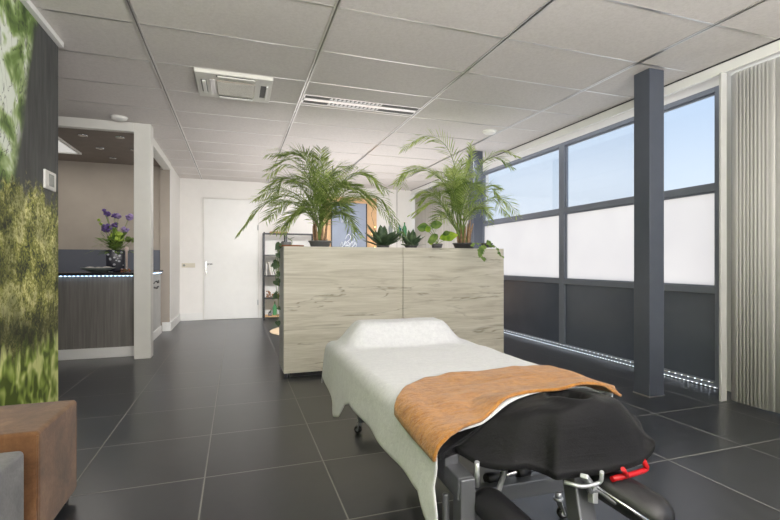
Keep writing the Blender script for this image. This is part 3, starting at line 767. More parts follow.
fr2 = [([(452, 215), (456, 175), (446, 146), (426, 136), (403, 148)], -.1, .19, 42),
       ([(454, 218), (448, 190), (430, 170), (412, 170), (395, 184)], -.15, .19, 38),
       ([(452, 222), (440, 200), (428, 192), (414, 198)], -.2, .17),
       ([(454, 224), (442, 206), (430, 204), (415, 216)], .1, .16),
       ([(456, 230), (448, 216), (440, 214), (434, 228)], -.25, .14),
       ([(460, 215), (464, 185), (470, 163), (472, 148)], -.05, .13),
       ([(458, 215), (458, 188), (460, 170), (464, 160)], .2, .16),
       ([(464, 215), (474, 185), (484, 162), (500, 151), (518, 157)], .15, .17, 38),
       ([(464, 220), (476, 198), (488, 186), (499, 188)], -.2, .16),
       ([(465, 225), (478, 206), (494, 198), (508, 202), (517, 216)], .1, .16),
       ([(456, 215), (450, 185), (442, 172), (430, 176)], .3, .17),
       ([(458, 218), (454, 196), (448, 184), (438, 186)], -.35, .16),
       ([(461, 218), (466, 198), (474, 186), (484, 194)], -.35, .16),
       ([(460, 212), (461, 190), (464, 178), (472, 176)], .35, .16),
       ([(459, 214), (456, 196), (455, 180), (452, 170)], -.3, .16),
       ([(463, 225), (472, 212), (482, 208), (490, 218)], -.3, .14)]
palm('lighter feathery palm in a dark pot standing on the right end of the oak cabinet', (464, 248), 4.9, .12, .058, fr2, 8, 'palm_light', 'pot_dark')

# broad dark leaf plants
def rosette(label, px, depth, n, ln, w, m, potr, name='leafy_plant', el=(.35, 1.45), droop=.25, group=None, pot='pot_dark', poth=.05):
    base = pd(px, 247, depth); base.z = CZ
    t = thing(name, label, 'plant', base, group)
    bm = bm_new(); add_lathe(bm, [(potr*.8, 0), (potr, poth), (potr*.9, poth), (potr*.85, poth-.01)], 20); obj('pot', bm, pot, t)
    for k in range(n):
        a = 2*PI*k/n+R.uniform(-.3, .3); e = R.uniform(*el)
        bm = bm_new(); add_leaf(bm, (math.cos(a)*.015, math.sin(a)*.015, poth-.012), (math.cos(a)*math.cos(e), math.sin(a)*math.cos(e), math.sin(e)), ln*R.uniform(.7, 1.1), w*R.uniform(.8, 1.15), droop, 6, roll=R.uniform(-.4, .4))
        obj('leaf', bm, m, t, solid=.002)
    return t
rosette('dark green rosette plant beside the fairy lights on the cabinet', 383, 4.7, 20, .27, .085, 'dark_leaf', .07, group='dark rosette plants', poth=.022)
rosette('dark green rosette plant right of the cabinet centre in front of the bottles', 411, 4.7, 18, .20, .07, 'dark_leaf', .07, group='dark rosette plants', el=(.25, 1.2), poth=.022)
# lime plant with heart leaves
base = pd(437, 247, 4.65); base.z = CZ
t = thing('lime_leaf_plant', 'low pot of bright lime heart leaves left of the lighter palm', 'plant', base)
bm = bm_new(); add_lathe(bm, [(.05, 0), (.06, .04), (.05, .04), (.045, .03)], 20); obj('pot', bm, 'pot_dark', t)
for (x, y, dx, dy, ln, w, m) in ((428, 228, -1, .2, .12, .10, 'mid_leaf'), (431, 226, .9, .3, .12, .10, 'mid_leaf'), (429, 232, -.3, .9, .07, .07, 'lime_leaf'), (438, 236, -.7, -.3, .14, .10, 'mid_leaf'), (440, 238, .8, .25, .19, .11, 'lime_leaf'), (446, 240, .9, .5, .10, .07, 'lime_leaf'), (434, 242, -.8, -.1, .06, .05, 'lime_leaf'), (443, 234, .6, .2, .08, .06, 'mid_leaf')):
    p = pd(x, y, 4.62)-base
    bm = bm_new(); add_tube(bm, catmull([(0, 0, .03), (p.x*.4, p.y*.4, p.z*.6+.01), tuple(p)], 6), .003, 5); s = obj('stalk', bm, 'stem', t)
    bm = bm_new(); add_leaf(bm, p, RIGHT*dx+UP*dy-FWD*.3, ln, w, .25, 6, roll=1.2); obj('leaf', bm, m, s)
# trailing plant over the right end of the front
def vine(bm_st, bm_lf, pts, nleaf, size, rng, n=24):
    C = catmull(pts, n); add_tube(bm_st, C, .003, 5)
    for k in range(nleaf):
        i = int((k+.6)/nleaf*n); a = rng.uniform(0, 6.28)
        d = Vector((math.cos(a)*.7, -abs(math.sin(a))*.7, rng.uniform(-.9, -.1)))
        heart(bm_lf, C[min(i, n)], d, size*rng.uniform(.75, 1.2), rng)
def heart(bm, p, d, s, rng):
    d = d.normalized(); side = d.cross(Vector((0, -1, .3))).normalized(); nrm = side.cross(d)
    outline = [(0, .0), (.35, -.18), (.62, .05), (.55, .42), (.28, .8), (0, 1.15), (-.28, .8), (-.55, .42), (-.62, .05), (-.35, -.18)]
    c = bm.verts.new(Vector(p)+d*s*.4+nrm*s*.08)
    vs = [bm.verts.new(Vector(p)+side*(a*s*.8)+d*(b*s)) for a, b in outline]
    for i in range(len(vs)):
        f = bm.faces.new((c, vs[i], vs[(i+1) % len(vs)])); f.smooth = True
q = random.Random(9)
base = pd(487, 247, 4.62); base.z = CZ
t = thing('trailing_plant', 'pale trailing plant spilling over the right end of the oak cabinet', 'plant', base)
bm = bm_new(); add_lathe(bm, [(.05, 0), (.06, .045), (.05, .045), (.045, .03)], 20); obj('pot', bm, 'pot_dark', t)
for pts, nl, sz in (([(487, 246, 4.6), (480, 247, 4.45), (480, 252, 4.42), (484, 259, 4.41)], 5, .06),
                    ([(488, 245, 4.6), (496, 247, 4.46), (499, 254, 4.42), (504, 257, 4.42)], 6, .032),
                    ([(487, 245, 4.6), (489, 241, 4.56), (487, 243, 4.52)], 4, .045),
                    ([(487, 245, 4.62), (475, 243, 4.62), (473, 246, 4.6)], 4, .035)):
    bs, bl = bm_new(), bm_new(); vine(bs, bl, [tuple(pd(*p)-base) for p in pts], nl, sz, q)
    for v in list(bs.verts)+list(bl.verts):
        if v.co.z+base.z < CZ+.01 and v.co.y+base.y > CY0-.012 and v.co.x+base.x < CX1+.01: v.co.y = CY0-.012-base.y
    s = obj('tendril', bs, 'stem', t); obj('leaves', bl, 'mid_leaf', s, recalc=False)
# vine hanging on the left flank
base = Vector((.46, 4.52, CZ))
t = thing('hanging_vine', 'dark leaved vine hanging down the left flank of the oak cabinet', 'plant', base)
bm = bm_new(); add_lathe(bm, [(.04, 0), (.052, .05), (.046, .05), (.04, .04)], 20); obj('pot', bm, 'pot_grey', t)
for pts, nl, sz in (([(0, 0, .04), (-.06, .03, .02), (-.08, .05, -.15), (-.085, .02, -.3)], 5, .075),
                    ([(0, .02, .04), (-.05, .1, 0), (-.09, .12, -.3), (-.075, .02, -.52)], 5, .07),
                    ([(0, .05, .04), (-.06, .05, -.1), (-.075, 0, -.55), (-.08, .03, -.78)], 5, .05),
                    ([(0, 0, .04), (-.05, .18, .02), (-.11, .2, -.25)], 4, .06)):
    bs, bl = bm_new(), bm_new(); vine(bs, bl, pts, nl, sz, q)
    for v in list(bs.verts)+list(bl.verts):
        if v.co.z < 0 and v.co.x+base.x > CX0-.012: v.co.x = CX0-.012-base.x
    s = obj('tendril', bs, 'stem', t); obj('leaves', bl, 'dark_leaf', s, recalc=False)
# small pot with sprig
base = pd(291, 247, 4.5); base.z = CZ
t = thing('sprig_pot', 'small low planter with a thin sprig at the left end of the cabinet', 'plant', base)
bm = bm_new(); add_lathe(bm, [(.12, 0), (.13, .018), (.125, .02), (.11, .012)], 24); obj('saucer', bm, 'terracotta', t)
bm = bm_new()
add_tube(bm, catmull([(0, 0, .015), (.01, 0, .06), (-.03, 0, .09)], 6), .004, 5); obj('stem', bm, 'stem', t)
bm = bm_new()
for d in ((-1, -.2, .2), (.7, -.3, .5), (-.5, 0, .8), (.9, -.2, -.1)): add_leaf(bm, (-.02, 0, .075), d, .07, .028, .3)
obj('leaves', bm, 'mid_leaf', t)

# ---------------------------------------------------------------- far room things
t = thing('steel_rack', 'black steel shelf rack against the far wall behind the cabinet', 'shelf', (.9, 8.95, 0))
ry0, ry1 = 8.80, 9.12
xs_ = (.49, .90, 1.44)
bm = bm_new()
for x in xs_:
    for y in (ry0, ry1): obj('post', local(boxes((x-.013, x+.013, y-.013, y+.013, 0, 1.655)), t.location), 'black_metal', t)
bm.free()
for z in (.07, .41, .835, 1.23, 1.64):
    obj('shelf_board', local(boxes((.503, 1.427, ry0-.01, ry1+.01, z-.014, z)), t.location), 'black_metal' if z > .1 else 'pine', t)
tag(obj('wooden_tray', boxes((.60, .93, 8.84, 9.06, 1.641, 1.672)), 'wood_slab', bevel=.008), 'pale wooden slab lying on top of the black rack', 'tray')
q = random.Random(21)
def book(loc, w, h, dp, m, tilt, label):
    tt = thing('book', label, 'book', loc, 'books leaning on the rack shelf')
    mt = Matrix.Rotation(tilt, 4, 'Y')
    bm = bm_new(); add_box(bm, 0, w, 0, dp, 0, h, 0, mt); obj('cover', bm, m, tt, bevel=.001)
    bm = bm_new(); add_box(bm, w*.12, w*.88, -.001, dp-.004, .003, h+.001, 0, mt); obj('pages', bm, 'book_wh', tt)
bx = .525
for i, (w, h, m, tl, lab) in enumerate(((.022, .23, 'book_grey', -.02, 'slim grey book, first from the left on the rack shelf'), (.03, .26, 'book_cream', -.2, 'tall cream book leaning left on the rack shelf'), (.03, .25, 'book_wh', -.22, 'white book leaning beside the tall cream one'), (.025, .2, 'book_dk', -.25, 'dark thin book leaning right of the white one'), (.03, .24, 'book_tan', -.05, 'tan book upright near the shelf plants'), (.035, .22, 'book_grey', 0, 'thick grey book right of the tan one'))):
    book((bx+(.055 if i else 0)+(.0 if i < 4 else .03), 8.83, .836 if tl > -.1 else .842), w, h, .17, m, tl, lab); bx += w+.012
def small_pot_plant(loc, r, h, m, potm, n, ln, label, w=.03):
    tt = thing('small_plant', label, 'plant', loc)
    bm = bm_new(); add_lathe(bm, [(r*.75, 0), (r, h), (r*.9, h), (r*.85, h-.01)], 16); obj('pot', bm, potm, tt)
    bm = bm_new()
    for k in range(n):
        a = q.uniform(0, 6.28); e = q.uniform(.1, 1.2)
        add_leaf(bm, (0, 0, h-.01), (math.cos(a)*math.cos(e), math.sin(a)*math.cos(e), math.sin(e)), ln*q.uniform(.6, 1.1), w, .6)
    obj('foliage', bm, m, tt, recalc=False)
small_pot_plant((1.12, 8.95, .836), .05, .08, 'dark_leaf', 'terracotta', 26, .14, 'small bushy dark plant beside the books on the rack')
small_pot_plant((.72, 8.92, .411), .09, .07, 'dark_leaf', 'cork', 20, .10, 'brown basket with small leaves on the lower rack shelf')
tt = thing('dried_posy', 'rusty dried posy in front of the brown basket', 'flowers', (.58, 8.84, .411))
bm = bm_new()
for k in range(26): add_ball(bm, (q.uniform(-.045, .045), q.uniform(-.02, .02), q.uniform(.016, .13)), .016, 0, (1, 1, .8), 1)
obj('heads', bm, 'cork', tt)
def bottle(loc, r, h, m, label, group=None):
    tt = thing('bottle', label, 'bottle', loc, group)
    bm = bm_new(); add_lathe(bm, [(r*.9, 0), (r, .01), (r, h*.55), (r*.8, h*.66), (r*.3, h*.78), (r*.27, h*.93), (r*.38, h*.94), (r*.38, h*.97)], 18); obj('glass_body', bm, m, tt)
    bm = bm_new(); add_lathe(bm, [(r*.3, h*.97), (r*.3, h)], 12); obj('stopper', bm, 'cork', tt)
bottle((.70, 9.0, .071), .04, .26, 'b_green', 'small green bottle on the lowest rack shelf')
small_pot_plant((.60, 8.86, .071), .04, .06, 'dark_leaf', 'pot_grey', 10, .09, 'tiny dark plant on the lowest rack shelf')
t = tag(obj('round_rug', bm_new(), 'rug'), 'round pale jute rug on the floor behind the cabinet', 'rug')
bm = bm_new(); add_lathe(bm, [(.60, 0.0005), (.605, .006), (.595, .012), (.3, .013), (.02, .013)], 48); bm.to_mesh(t.data); bm.free(); t.location = (1.09, 7.25, 0)
# pine partition with board and fairy lights
t = thing('pine_partition', 'pale pine board partition carrying the blue grey menu board', 'partition', (2.2, 9.08, 0))
for k in range(6):
    a = 1.66+k*.187
    obj('plank', local(boxes((a, a+.184, 9.06, 9.085, 0.0, 2.42)), t.location), 'pine', t, bevel=.002)
obj('batten', local(boxes((1.68, 2.78, 9.086, 9.12, .3, .38), (1.68, 2.78, 9.086, 9.12, 2.0, 2.08)), t.location), 'pine', t)
t = thing('menu_board', 'blue grey board with white chalk drawing on the pine partition', 'board', (2.18, 9.05, 1.3))
obj('board', local(boxes((1.83, 2.54, 9.035, 9.058, .95, 2.30)), t.location), 'board', t)
obj('edge', local(boxes((2.54, 2.562, 9.03, 9.058, .95, 2.30), (1.808, 1.83, 9.03, 9.058, .95, 2.3)), t.location), 'black_metal', t)
bm = bm_new()
def chalk(pts, r=.006): add_tube(bm, catmull([(x, 9.032, z) for x, z in pts], 12), r, 5)
for k in range(6):       # upper line of unreadable marks
    x = 2.03+.055*k; chalk([(x, 1.90+.01*k % .03), (x+.012, 1.97), (x+.03, 1.91), (x+.045, 1.95)], .007)
for k in range(5):
    x = 2.0+.07*k; chalk([(x, 1.42), (x+.03, 1.50+.02*(k % 2)), (x+.055, 1.43), (x+.02, 1.39)], .007)
chalk([(2.10, 1.56), (2.16, 1.66), (2.22, 1.60), (2.16, 1.52), (2.08, 1.46), (2.15, 1.42), (2.26, 1.52)], .009)
chalk([(2.24, 1.68), (2.30, 1.60), (2.28, 1.50), (2.34, 1.44)], .007)
obj('chalk_marks', local(bm, t.location), 'chalk', t)
t = thing('fairy_lights', 'warm fairy light string hanging on the pine partition', 'light string', (2.70, 9.03, 1.3))
C = catmull([(2.69+.035*math.sin(k*2.1), 9.045, 2.38-.14*k) for k in range(11)], 60)
bm = bm_new(); add_tube(bm, C, .003, 5); obj('wire', local(bm, t.location), 'black_plastic', t)
for k in range(11):
    bm = bm_new(); add_ball(bm, C[24+k*3]+Vector((.012*(-1)**k, -.008, 0)), .0085, 0, (1, 1, 1.2), 1); obj('bulb', local(bm, t.location), 'fairy', t)
t = thing('wall_ledge', 'thin grey wall ledge carrying the glass bottles', 'shelf', (3.25, 9.15, 1.65))
obj('board', local(boxes((3.02, 3.50, 9.08, 9.198, 1.635, 1.65)), t.location), 'tbar', t)
obj('bracket', local(boxes((3.10, 3.12, 9.10, 9.198, 1.60, 1.635), (3.40, 3.42, 9.10, 9.198, 1.60, 1.635)), t.location), 'tbar', t)
bottle((3.11, 9.13, 1.651), .04, .30, 'b_clear', 'clear glass bottle, leftmost on the wall ledge', 'bottles on the wall ledge')
bottle((3.31, 9.13, 1.651), .045, .24, 'b_teal', 'teal glass bottle in the middle of the wall ledge', 'bottles on the wall ledge')
bottle((3.43, 9.13, 1.651), .045, .30, 'b_green', 'light green glass bottle at the right end of the wall ledge', 'bottles on the wall ledge')
# speaker / small white-capped bottle at left of the board
bottle(tuple(pd(327, 247, 4.85)[:2])+(CZ,), .022, .10, 'b_clear', 'little clear bottle with brown cap beside the larger palm pot')

# ---------------------------------------------------------------- blinds
def blinds(name, label, slats, m, x):
    ys = [s[0] for s in slats]
    t = thing(name, label, 'blinds', (x, (min(ys)+max(ys))/2, 0))
    for (y, w, ang) in slats:
        bm = bm_new(); c = Vector((x, y, 0)); d = Vector((math.cos(ang), math.sin(ang), 0)); nn = Vector((-d.y, d.x, 0))
        G = []
        for k in range(5):
            u = (k/4-.5); p = c+d*u*w+nn*(.006*(1-(2*u)**2))
            G.append([bm.verts.new((p.x, p.y, .012)), bm.verts.new((p.x, p.y, 2.55))])
        grid_faces(bm, G); obj('slat', local(bm, t.location), m, t, solid=.0015)
    a, b = min(ys)-.05, max(ys)+.05
    obj('head_rail', local(boxes((x+.028, x+.058, a, b, 2.552, 2.58)), t.location), 'trim_white', t)
    return t
sl = []; y = 2.465; k = 0; q = random.Random(4)
while y > .85:
    near = y > 2.24
    sl.append((y, .085 if near else .10, q.uniform(1.08, 1.16) if near else q.uniform(1.48, 1.56)))
    y -= .026 if near else .082
blinds('vertical_blinds', 'light grey vertical blinds bunched beside the near window', sl, 'blind', 3.66)
sl = []; y = 9.05
while y > 6.72:
    sl.append((y, .115, 1.47)); y -= .085
blinds('vertical_blinds', 'light grey vertical blinds closed behind the right palm', sl, 'blind_far', 3.66)

# ---------------------------------------------------------------- massage table
TX0, TX1, TZ = .515, 1.285, .618
TC = (TX0+TX1)/2
t = TABLE = thing('massage_table', 'adjustable massage table with black covered head end and grey steel frame', 'massage table', (TC, 1.7, 0))
def tl(bm): return local(bm, TABLE.location)
bm = bm_new(); add_box(bm, TX0+.01, TX1-.01, 1.27, 2.56, .54, TZ-.012); obj('mattress', tl(bm), 'vinyl', t, bevel=.03, bseg=4)
# raised foot bolster under the sheet
bm = bm_new(); add_box(bm, TC-.22, TC+.21, 2.40, 2.53, TZ-.013, .722); obj('foot_cushion', tl(bm), 'vinyl', t, bevel=.03, bseg=4)
# head cover: radial loft
HCx, HCy = .90, 1.10
low = [(443, 446, .57), (452, 451, .545), (460, 454, .54), (477, 464, .525), (499, 468.8, .525), (513, 468.5, .53), (528, 467.7, .53), (544, 473, .52), (556, 478.4, .52), (567, 477, .52), (584, 475, .52), (600, 473, .52), (614, 470, .525), (628, 467.5, .525), (641, 463, .53), (650, 457, .54), (655.5, 446, .565)]
edge = [pz(*p) for p in low]
edge[0] = Vector((.508, 1.10, .565))
edge = [Vector((.515, 1.22, .565))]+edge+[Vector((1.18, 1.06, .56)), Vector((1.25, 1.14, .56)), Vector((1.28, 1.22, .565))]
back = [Vector((1.28, 1.34, .565)), Vector((1.1, 1.36, .57)), Vector((.9, 1.36, .57)), Vector((.7, 1.36, .57)), Vector((.515, 1.34, .565))]
loop = edge+back
C = catmull(loop+[loop[0]], 120)[:-1]
ctr = Vector((.930, 1.12, 0))
def sstep(a, b, x):
    u = max(0, min(1, (x-a)/(b-a))); return u*u*(3-2*u)
def headz(x, y, f, hole=1):
    # f: 0 centre .. 1 rim ; padded crown with breathing hole
    z = .652
    dx, dy = (x-.955)/.20, (y-1.06)/.20
    z += .036*math.exp(-(dx*dx+dy*dy)*1.1)
    z -= .045*sstep(.14, .36, abs(x-.95))
    z -= .035*sstep(1.18, 1.36, y)
    hx, hy = (x-.945)/.036, (y-1.118)/.052
    h = hx*hx+hy*hy
    z += hole*.012*math.exp(-((math.sqrt(h)-1.5)/.5)**2)
    z -= hole*.085*math.exp(-h*h*h*.5)
    z += .004*noise.noise(Vector((x*9, y*9, 3)))
    return z
C2 = [p.copy() for p in C]
for _ in range(60): C2 = [(C2[k-1]+C2[k]*2+C2[(k+1) % 120])/4 for k in range(120)]
bm = bm_new(); rings = []
fr = [0.03, .09, .14, .185, .235, .28, .33, .38, .44, .50, .56, .62, .68, .74, .80, .86, .91, .95, .98, 1.0, 1.0, .985, .93]
for i, f in enumerate(fr):
    ring = []
    for p0_, p1_ in zip(C, C2):
        p = p1_.lerp(p0_, min(1, f)**5)
        q2 = ctr.lerp(Vector((p.x, p.y, 0)), f)
        if i <= 19:
            zt = headz(q2.x, q2.y, f)
            zz = p.z+.012+(zt-p.z-.012)*(1-sstep(.60, 1.0, f)**1.4)
        elif i == 20: zz = p.z-.002
        elif i == 21: zz = p.z-.008
        else: zz = p.z-.006
        zz += .0022*noise.noise(Vector((q2.x*22, q2.y*22, zz*30)))
        ring.append(bm.verts.new((q2.x, q2.y, zz)))
    rings.append(ring)
for i in range(len(rings)-1):
    for k in range(120):
        f = bm.faces.new((rings[i][k], rings[i][(k+1) % 120], rings[i+1][(k+1) % 120], rings[i+1][k])); f.smooth = True
cv = bm.verts.new((ctr.x, ctr.y, headz(ctr.x, ctr.y, 0)))
for k in range(120): bm.faces.new((rings[0][k], rings[0][(k+1) % 120], cv)).smooth = True
obj('head_cover', tl(bm), 'black_cloth', t, smooth=True, sub=1)
bm = bm_new(); add_box(bm, .72, 1.10, 1.08, 1.30, .50, .54); obj('head_support', tl(bm), 'black_plastic', t, bevel=.02)
# frame
bm = bm_new()
for x in (.585, 1.215): add_beam(bm, (x, 1.17, .505), (x, 2.5, .505), .045, .06)
for y in (1.45, 2.45): add_beam(bm, (.585, y, .50), (1.215, y, .50), .04, .045)
obj('upper_frame', tl(bm), 'grey_metal', t, bevel=.004)
bm = bm_new()
add_beam(bm, (.580, 1.40, .500), (.592, 1.10, .470), .05, .062); add_beam(bm, (.594, 1.115, .50), (.594, 1.115, .15), .045, .05, up=(0, 1, 0))
add_tube(bm, [(.555, 1.15, .44), (.555, 1.15, .12)], .010, 12)
obj('leg', tl(bm), 'grey_metal', t, bevel=.004)
bm = bm_new(); add_beam(bm, pd(575, 470, 1.32), pd(588, 560, 1.24), .060, .055, up=(0, 1, 0)); obj('leg', tl(bm), 'grey_metal', t, bevel=.006)
bm = bm_new(); add_beam(bm, (1.05, 1.6, .49), (.85, 2.2, .15), .05, .04); add_beam(bm, (.75, 1.6, .49), (.75, 2.2, .15), .05, .04); obj('lift_arms', tl(bm), 'grey_metal', t, bevel=.004)
bm = bm_new(); add_tube(bm, [pz(477, 486, .47), pz(477, 462, .545)], .007, 10)
obj('pin', tl(bm), 'silver', t)
bm = bm_new()
add_beam(bm, (.885, 1.60, .16), (1.335, 1.60, .15), .05, .065); add_beam(bm, (.73, 2.78, .10), (1.16, 2.78, .10), .05, .05)
add_beam(bm, (.95, 1.0, .125), (.95, 2.76, .115), .05, .045)
obj('base_frame', tl(bm), 'grey_metal', t, bevel=.004)
def castor(x, y, rz):
    bm = bm_new(); add_tube(bm, [(x, y, .085), (x, y, .112)], .014, 14); add_tube(bm, [(x, y, .078), (x, y, .088)], .02, 14)
    dx, dy = math.cos(rz)*.018, math.sin(rz)*.018; sx, sy = -math.sin(rz)*.016, math.cos(rz)*.016
    for s in (-1, 1): add_beam(bm, (x+sx*s, y+sy*s, .08), (x+dx+sx*s, y+dy+sy*s, .022), .026, .003, up=(sx, sy, 0))
    c = obj('castor', tl(bm), 'silver', TABLE)
    bm = bm_new()
    m = Matrix.Translation((x+dx, y+dy, .0245)) @ Matrix.Rotation(rz, 4, 'Z') @ Matrix.Rotation(PI/2, 4, 'X')
    add_lathe(bm, [(.008, -.0135), (.018, -.0125), (.0235, -.009), (.0245, 0), (.0235, .009), (.018, .0125), (.008, .0135)], 22); bmesh.ops.transform(bm, matrix=m, verts=bm.verts)
    w = obj('wheel', tl(bm), 'black_plastic', c)
    bm = bm_new(); add_lathe(bm, [(.010, -.0145), (.010, .0145)], 14); bmesh.ops.transform(bm, matrix=m, verts=bm.verts); obj('hub', tl(bm), 'silver', w)
castor(1.295, 1.59, -.3); castor(.745, 2.78, 2.4); castor(1.14, 2.78, 1.2)
# control bars with black caps
for (cx_, cy_, x2) in ((488, 478, 1.28), (518, 472, 1.30)):
    a = pz(cx_, cy_, .20)
    bm = bm_new(); add_tube(bm, [(a.x, a.y, .20), (x2, a.y+.02, .20)], .014, 14); c = obj('control_bar', tl(bm), 'chrome', t)
    bm = bm_new(); add_tube(bm, [(a.x-.012, a.y-.004, .20), (a.x-.008, a.y-.003, .2), (a.x+.05, a.y, .20)], [.018, .0225, .0225], 18); obj('end_cap', tl(bm), 'black_plastic', c)
# armrests
def armrest(a, b, r):
    a, b = Vector(a), Vector(b); d = (b-a).normalized(); pts, rd = [], []
    for k in range(7): u = k/6*PI/2; pts.append(a-d*r*math.cos(u)); rd.append(max(.002, r*math.sin(u)))
    for k in range(1, 8): pts.append(a.lerp(b, k/8)); rd.append(r)
    for k in range(7): u = (1-k/6)*PI/2; pts.append(b+d*r*math.cos(u)); rd.append(max(.002, r*math.sin(u)))
    bm = bm_new(); add_tube(bm, pts, rd, 24, True, 0, .8); o = obj('armrest', tl(bm), 'vinyl', t, smooth=True)
    bm = bm_new(); n0 = a.lerp(b, .2)-UP*r*.8; add_tube(bm, [n0, n0+Vector((0, .04, -.005))+UP*.02, Vector((n0.x+(.1 if n0.x < .9 else -.1), 1.16, .50))], .008, 10); obj('arm_bracket', tl(bm), 'silver', o)
A1, A2 = pz(490, 504, .42), pz(540, 552, .40)
armrest(A1, A2, .050)
A3, A4 = pz(608, 484, .46), pz(650, 510, .43)
armrest(A3, A4, .058)
# handles
def handle(px_, r, m, name, zz):
    P = [pz(x, y, z) for (x, y), z in zip(px_, zz)]
    Q = []
    for i, p in enumerate(P):
        if 0 < i < len(P)-1:
            for u in (.25,): Q.append(p.lerp(P[i-1], u))
            Q.append((p*2+P[i-1].lerp(p, .7)+P[i+1].lerp(p, .7))/4); Q.append(p.lerp(P[i+1], .25))
        else: Q.append(p)
    bm = bm_new(); add_tube(bm, Q, r, 12); return obj(name, tl(bm), m, t)
handle([(564, 482), (582, 487), (601, 483), (602, 472)], .0055, 'silver', 'lift_handle', (.50, .495, .495, .535))
handle([(612, 479), (633, 474), (647.5, 469), (643, 460)], .0075, 'red', 'release_handle', (.50, .50, .50, .535))
handle([(627, 476), (623, 469)], .006, 'red', 'release_stem', (.50, .535))
handle([(586, 478), (589, 492), (599, 490), (616, 504), (621, 500)], .007, 'grey_metal', 'hook_lever', (.50, .46, .46, .44, .445))
bm = bm_new(); add_beam(bm, pz(584, 476, .53), pz(592, 486, .47), .02, .012); add_beam(bm, pz(593, 486, .47), pz(593, 503, .43), .018, .02, up=(0, 1, 0)); obj('bracket', tl(bm), 'silver', t, bevel=.002)
bm = bm_new(); add_tube(bm, [pz(597, 487, .49), pz(650, 522, .44)], .004, 8); obj('guide_rod', tl(bm), 'chrome', t)

# ---- cloth mapping: s runs across the table and folds down past its edges
rr = .035
def cloth(s, y, off=0.0, wr=1.0):
    """s<TX0 or s>TX1 hangs down; y>2.58 hangs over the far end"""
    def fold(v, lo, hi):
        if v < lo:
            d = lo-v; a = d/rr
            if a < PI/2: return lo-(rr+off)*math.sin(a), -(rr+off)*(1-math.cos(a))+off, a/(PI/2)
            return lo-rr-off-.10*(d-rr*PI/2)*0-.05*(d-rr*PI/2), -rr-(d-rr*PI/2), 1
        if v > hi:
            d = v-hi; a = d/rr
            if a < PI/2: return hi+(rr+off)*math.sin(a), -(rr+off)*(1-math.cos(a))+off, a/(PI/2)
            return hi+rr+off+.05*(d-rr*PI/2), -rr-(d-rr*PI/2), 1
        return v, off, 0
    x, dz, fx = fold(s, TX0+rr-.012, TX1-rr+.012)
    yv, dzy, fy = fold(y, -9, 2.60)
    z = TZ+dz+(dzy if fy > 0 else 0)-(off if fy > 0 else 0)
    flat = 1-fx
    # raised foot part
    ry = sstep(2.27, 2.42, yv)*(1-sstep(2.52, 2.60, yv))
    rx = sstep(TX0+.0, TC-.235, x)*(1-sstep(TC+.225, TX1-.02, x))
    z += .122*ry*rx
    # the head crown lifts the near end
    if y < 1.42:
        hz = headz(min(max(x, TX0), TX1), yv, 0, 0)-.606
        z += max(0, hz-.012)*flat*(1-sstep(1.30, 1.46, yv))*sstep(TX0, TX0+.15, x)*(1-sstep(TX1-.15, TX1, x))
    # creases
    n1 = noise.noise(Vector((x*5, yv*7, 1.3)))*.006+noise.noise(Vector((x*14, yv*5, 5)))*.003
    z += n1*flat*wr
    hang = max(0, TZ-z-.05) if fx >= 1 else 0
    fold_ = (math.sin(yv*17+.8)*.6+noise.noise(Vector((yv*6, z*3, 8))))*.05*hang*wr
    x += -fold_*(1 if s < TC else -1)
    if fy >= 1: yv += .08*hang*math.sin(x*16)*wr
    return Vector((x, yv, z))
# white sheet : region in (s, y)
def build_cloth(name, smin, smax, ymin, ymax, ns, ny, edgef, hemf, off, wr, mat, thick, farf=None):
    bm = bm_new(); G = []
    for j in range(ny+1):
        v = j/ny; row = []
        for i in range(ns+1):
            u = i/ns
            y0_ = edgef(u); y1_ = farf(u) if farf else ymax
            y = y0_+(y1_-y0_)*v
            sl_, sr_ = hemf(y, v)
            s = sl_+(sr_-sl_)*u
            row.append(bm.verts.new(cloth(s, y, off, wr)))
        G.append(row)
    grid_faces(bm, G)
    return obj(name, bm, mat, None, solid=thick, smooth=True)
def interp(tab, x):
    if x <= tab[0][0]: return tab[0][1]
    for (a, b), (c, d) in zip(tab[:-1], tab[1:]):
        if x <= c:
            u = (x-a)/(c-a); return b+(d-b)*u
    return tab[-1][1]
HL = [(1.0, .295), (1.05, .285), (1.09, .29), (1.13, .31), (1.17, .35), (1.3, .345), (1.45, .345), (1.7, .348), (2.0, .345), (2.1, .31), (2.2, .22), (2.28, .20), (2.4, .24), (2.5, .28), (2.6, .315), (2.72, .38)]
tag(build_cloth('bed_sheet', 0, 0, 0, 0, 90, 120,
    lambda u: interp([(0, 1.045), (.05, 1.05), (.10, 1.075), (.14, 1.065), (.2, 1.08), (.3, 1.125), (.42, 1.17), (.55, 1.215), (.75, 1.24), (.88, 1.32), (1, 1.37)], u),
    lambda y, v: (interp(HL, y), 1.46), .012, 1.0, 'sheet', .004, lambda u: 2.71),
    'white fleece sheet draped over the massage table', 'sheet')
tag(build_cloth('bath_towel', 0, 0, 0, 0, 80, 60,
    lambda u: interp([(0, 1.06), (.06, 1.055), (.15, 1.095), (.28, 1.14), (.42, 1.18), (.55, 1.185), (.67, 1.165), (.8, 1.165), (.9, 1.165), (1, 1.175)], u),
    lambda y, v: (interp([(1.03, .475), (1.2, .482), (1.36, .49), (1.6, .52)], y), interp([(1.16, 1.20), (1.3, 1.29), (1.5, 1.36)], y)), .022, 2.0, 'towel', .009,
    lambda u: interp([(0, 1.37), (.05, 1.47), (.12, 1.56), (.2, 1.605), (.35, 1.635), (.7, 1.635), (1, 1.60)], u)),
    'ochre terry towel laid across the white sheet', 'towel')

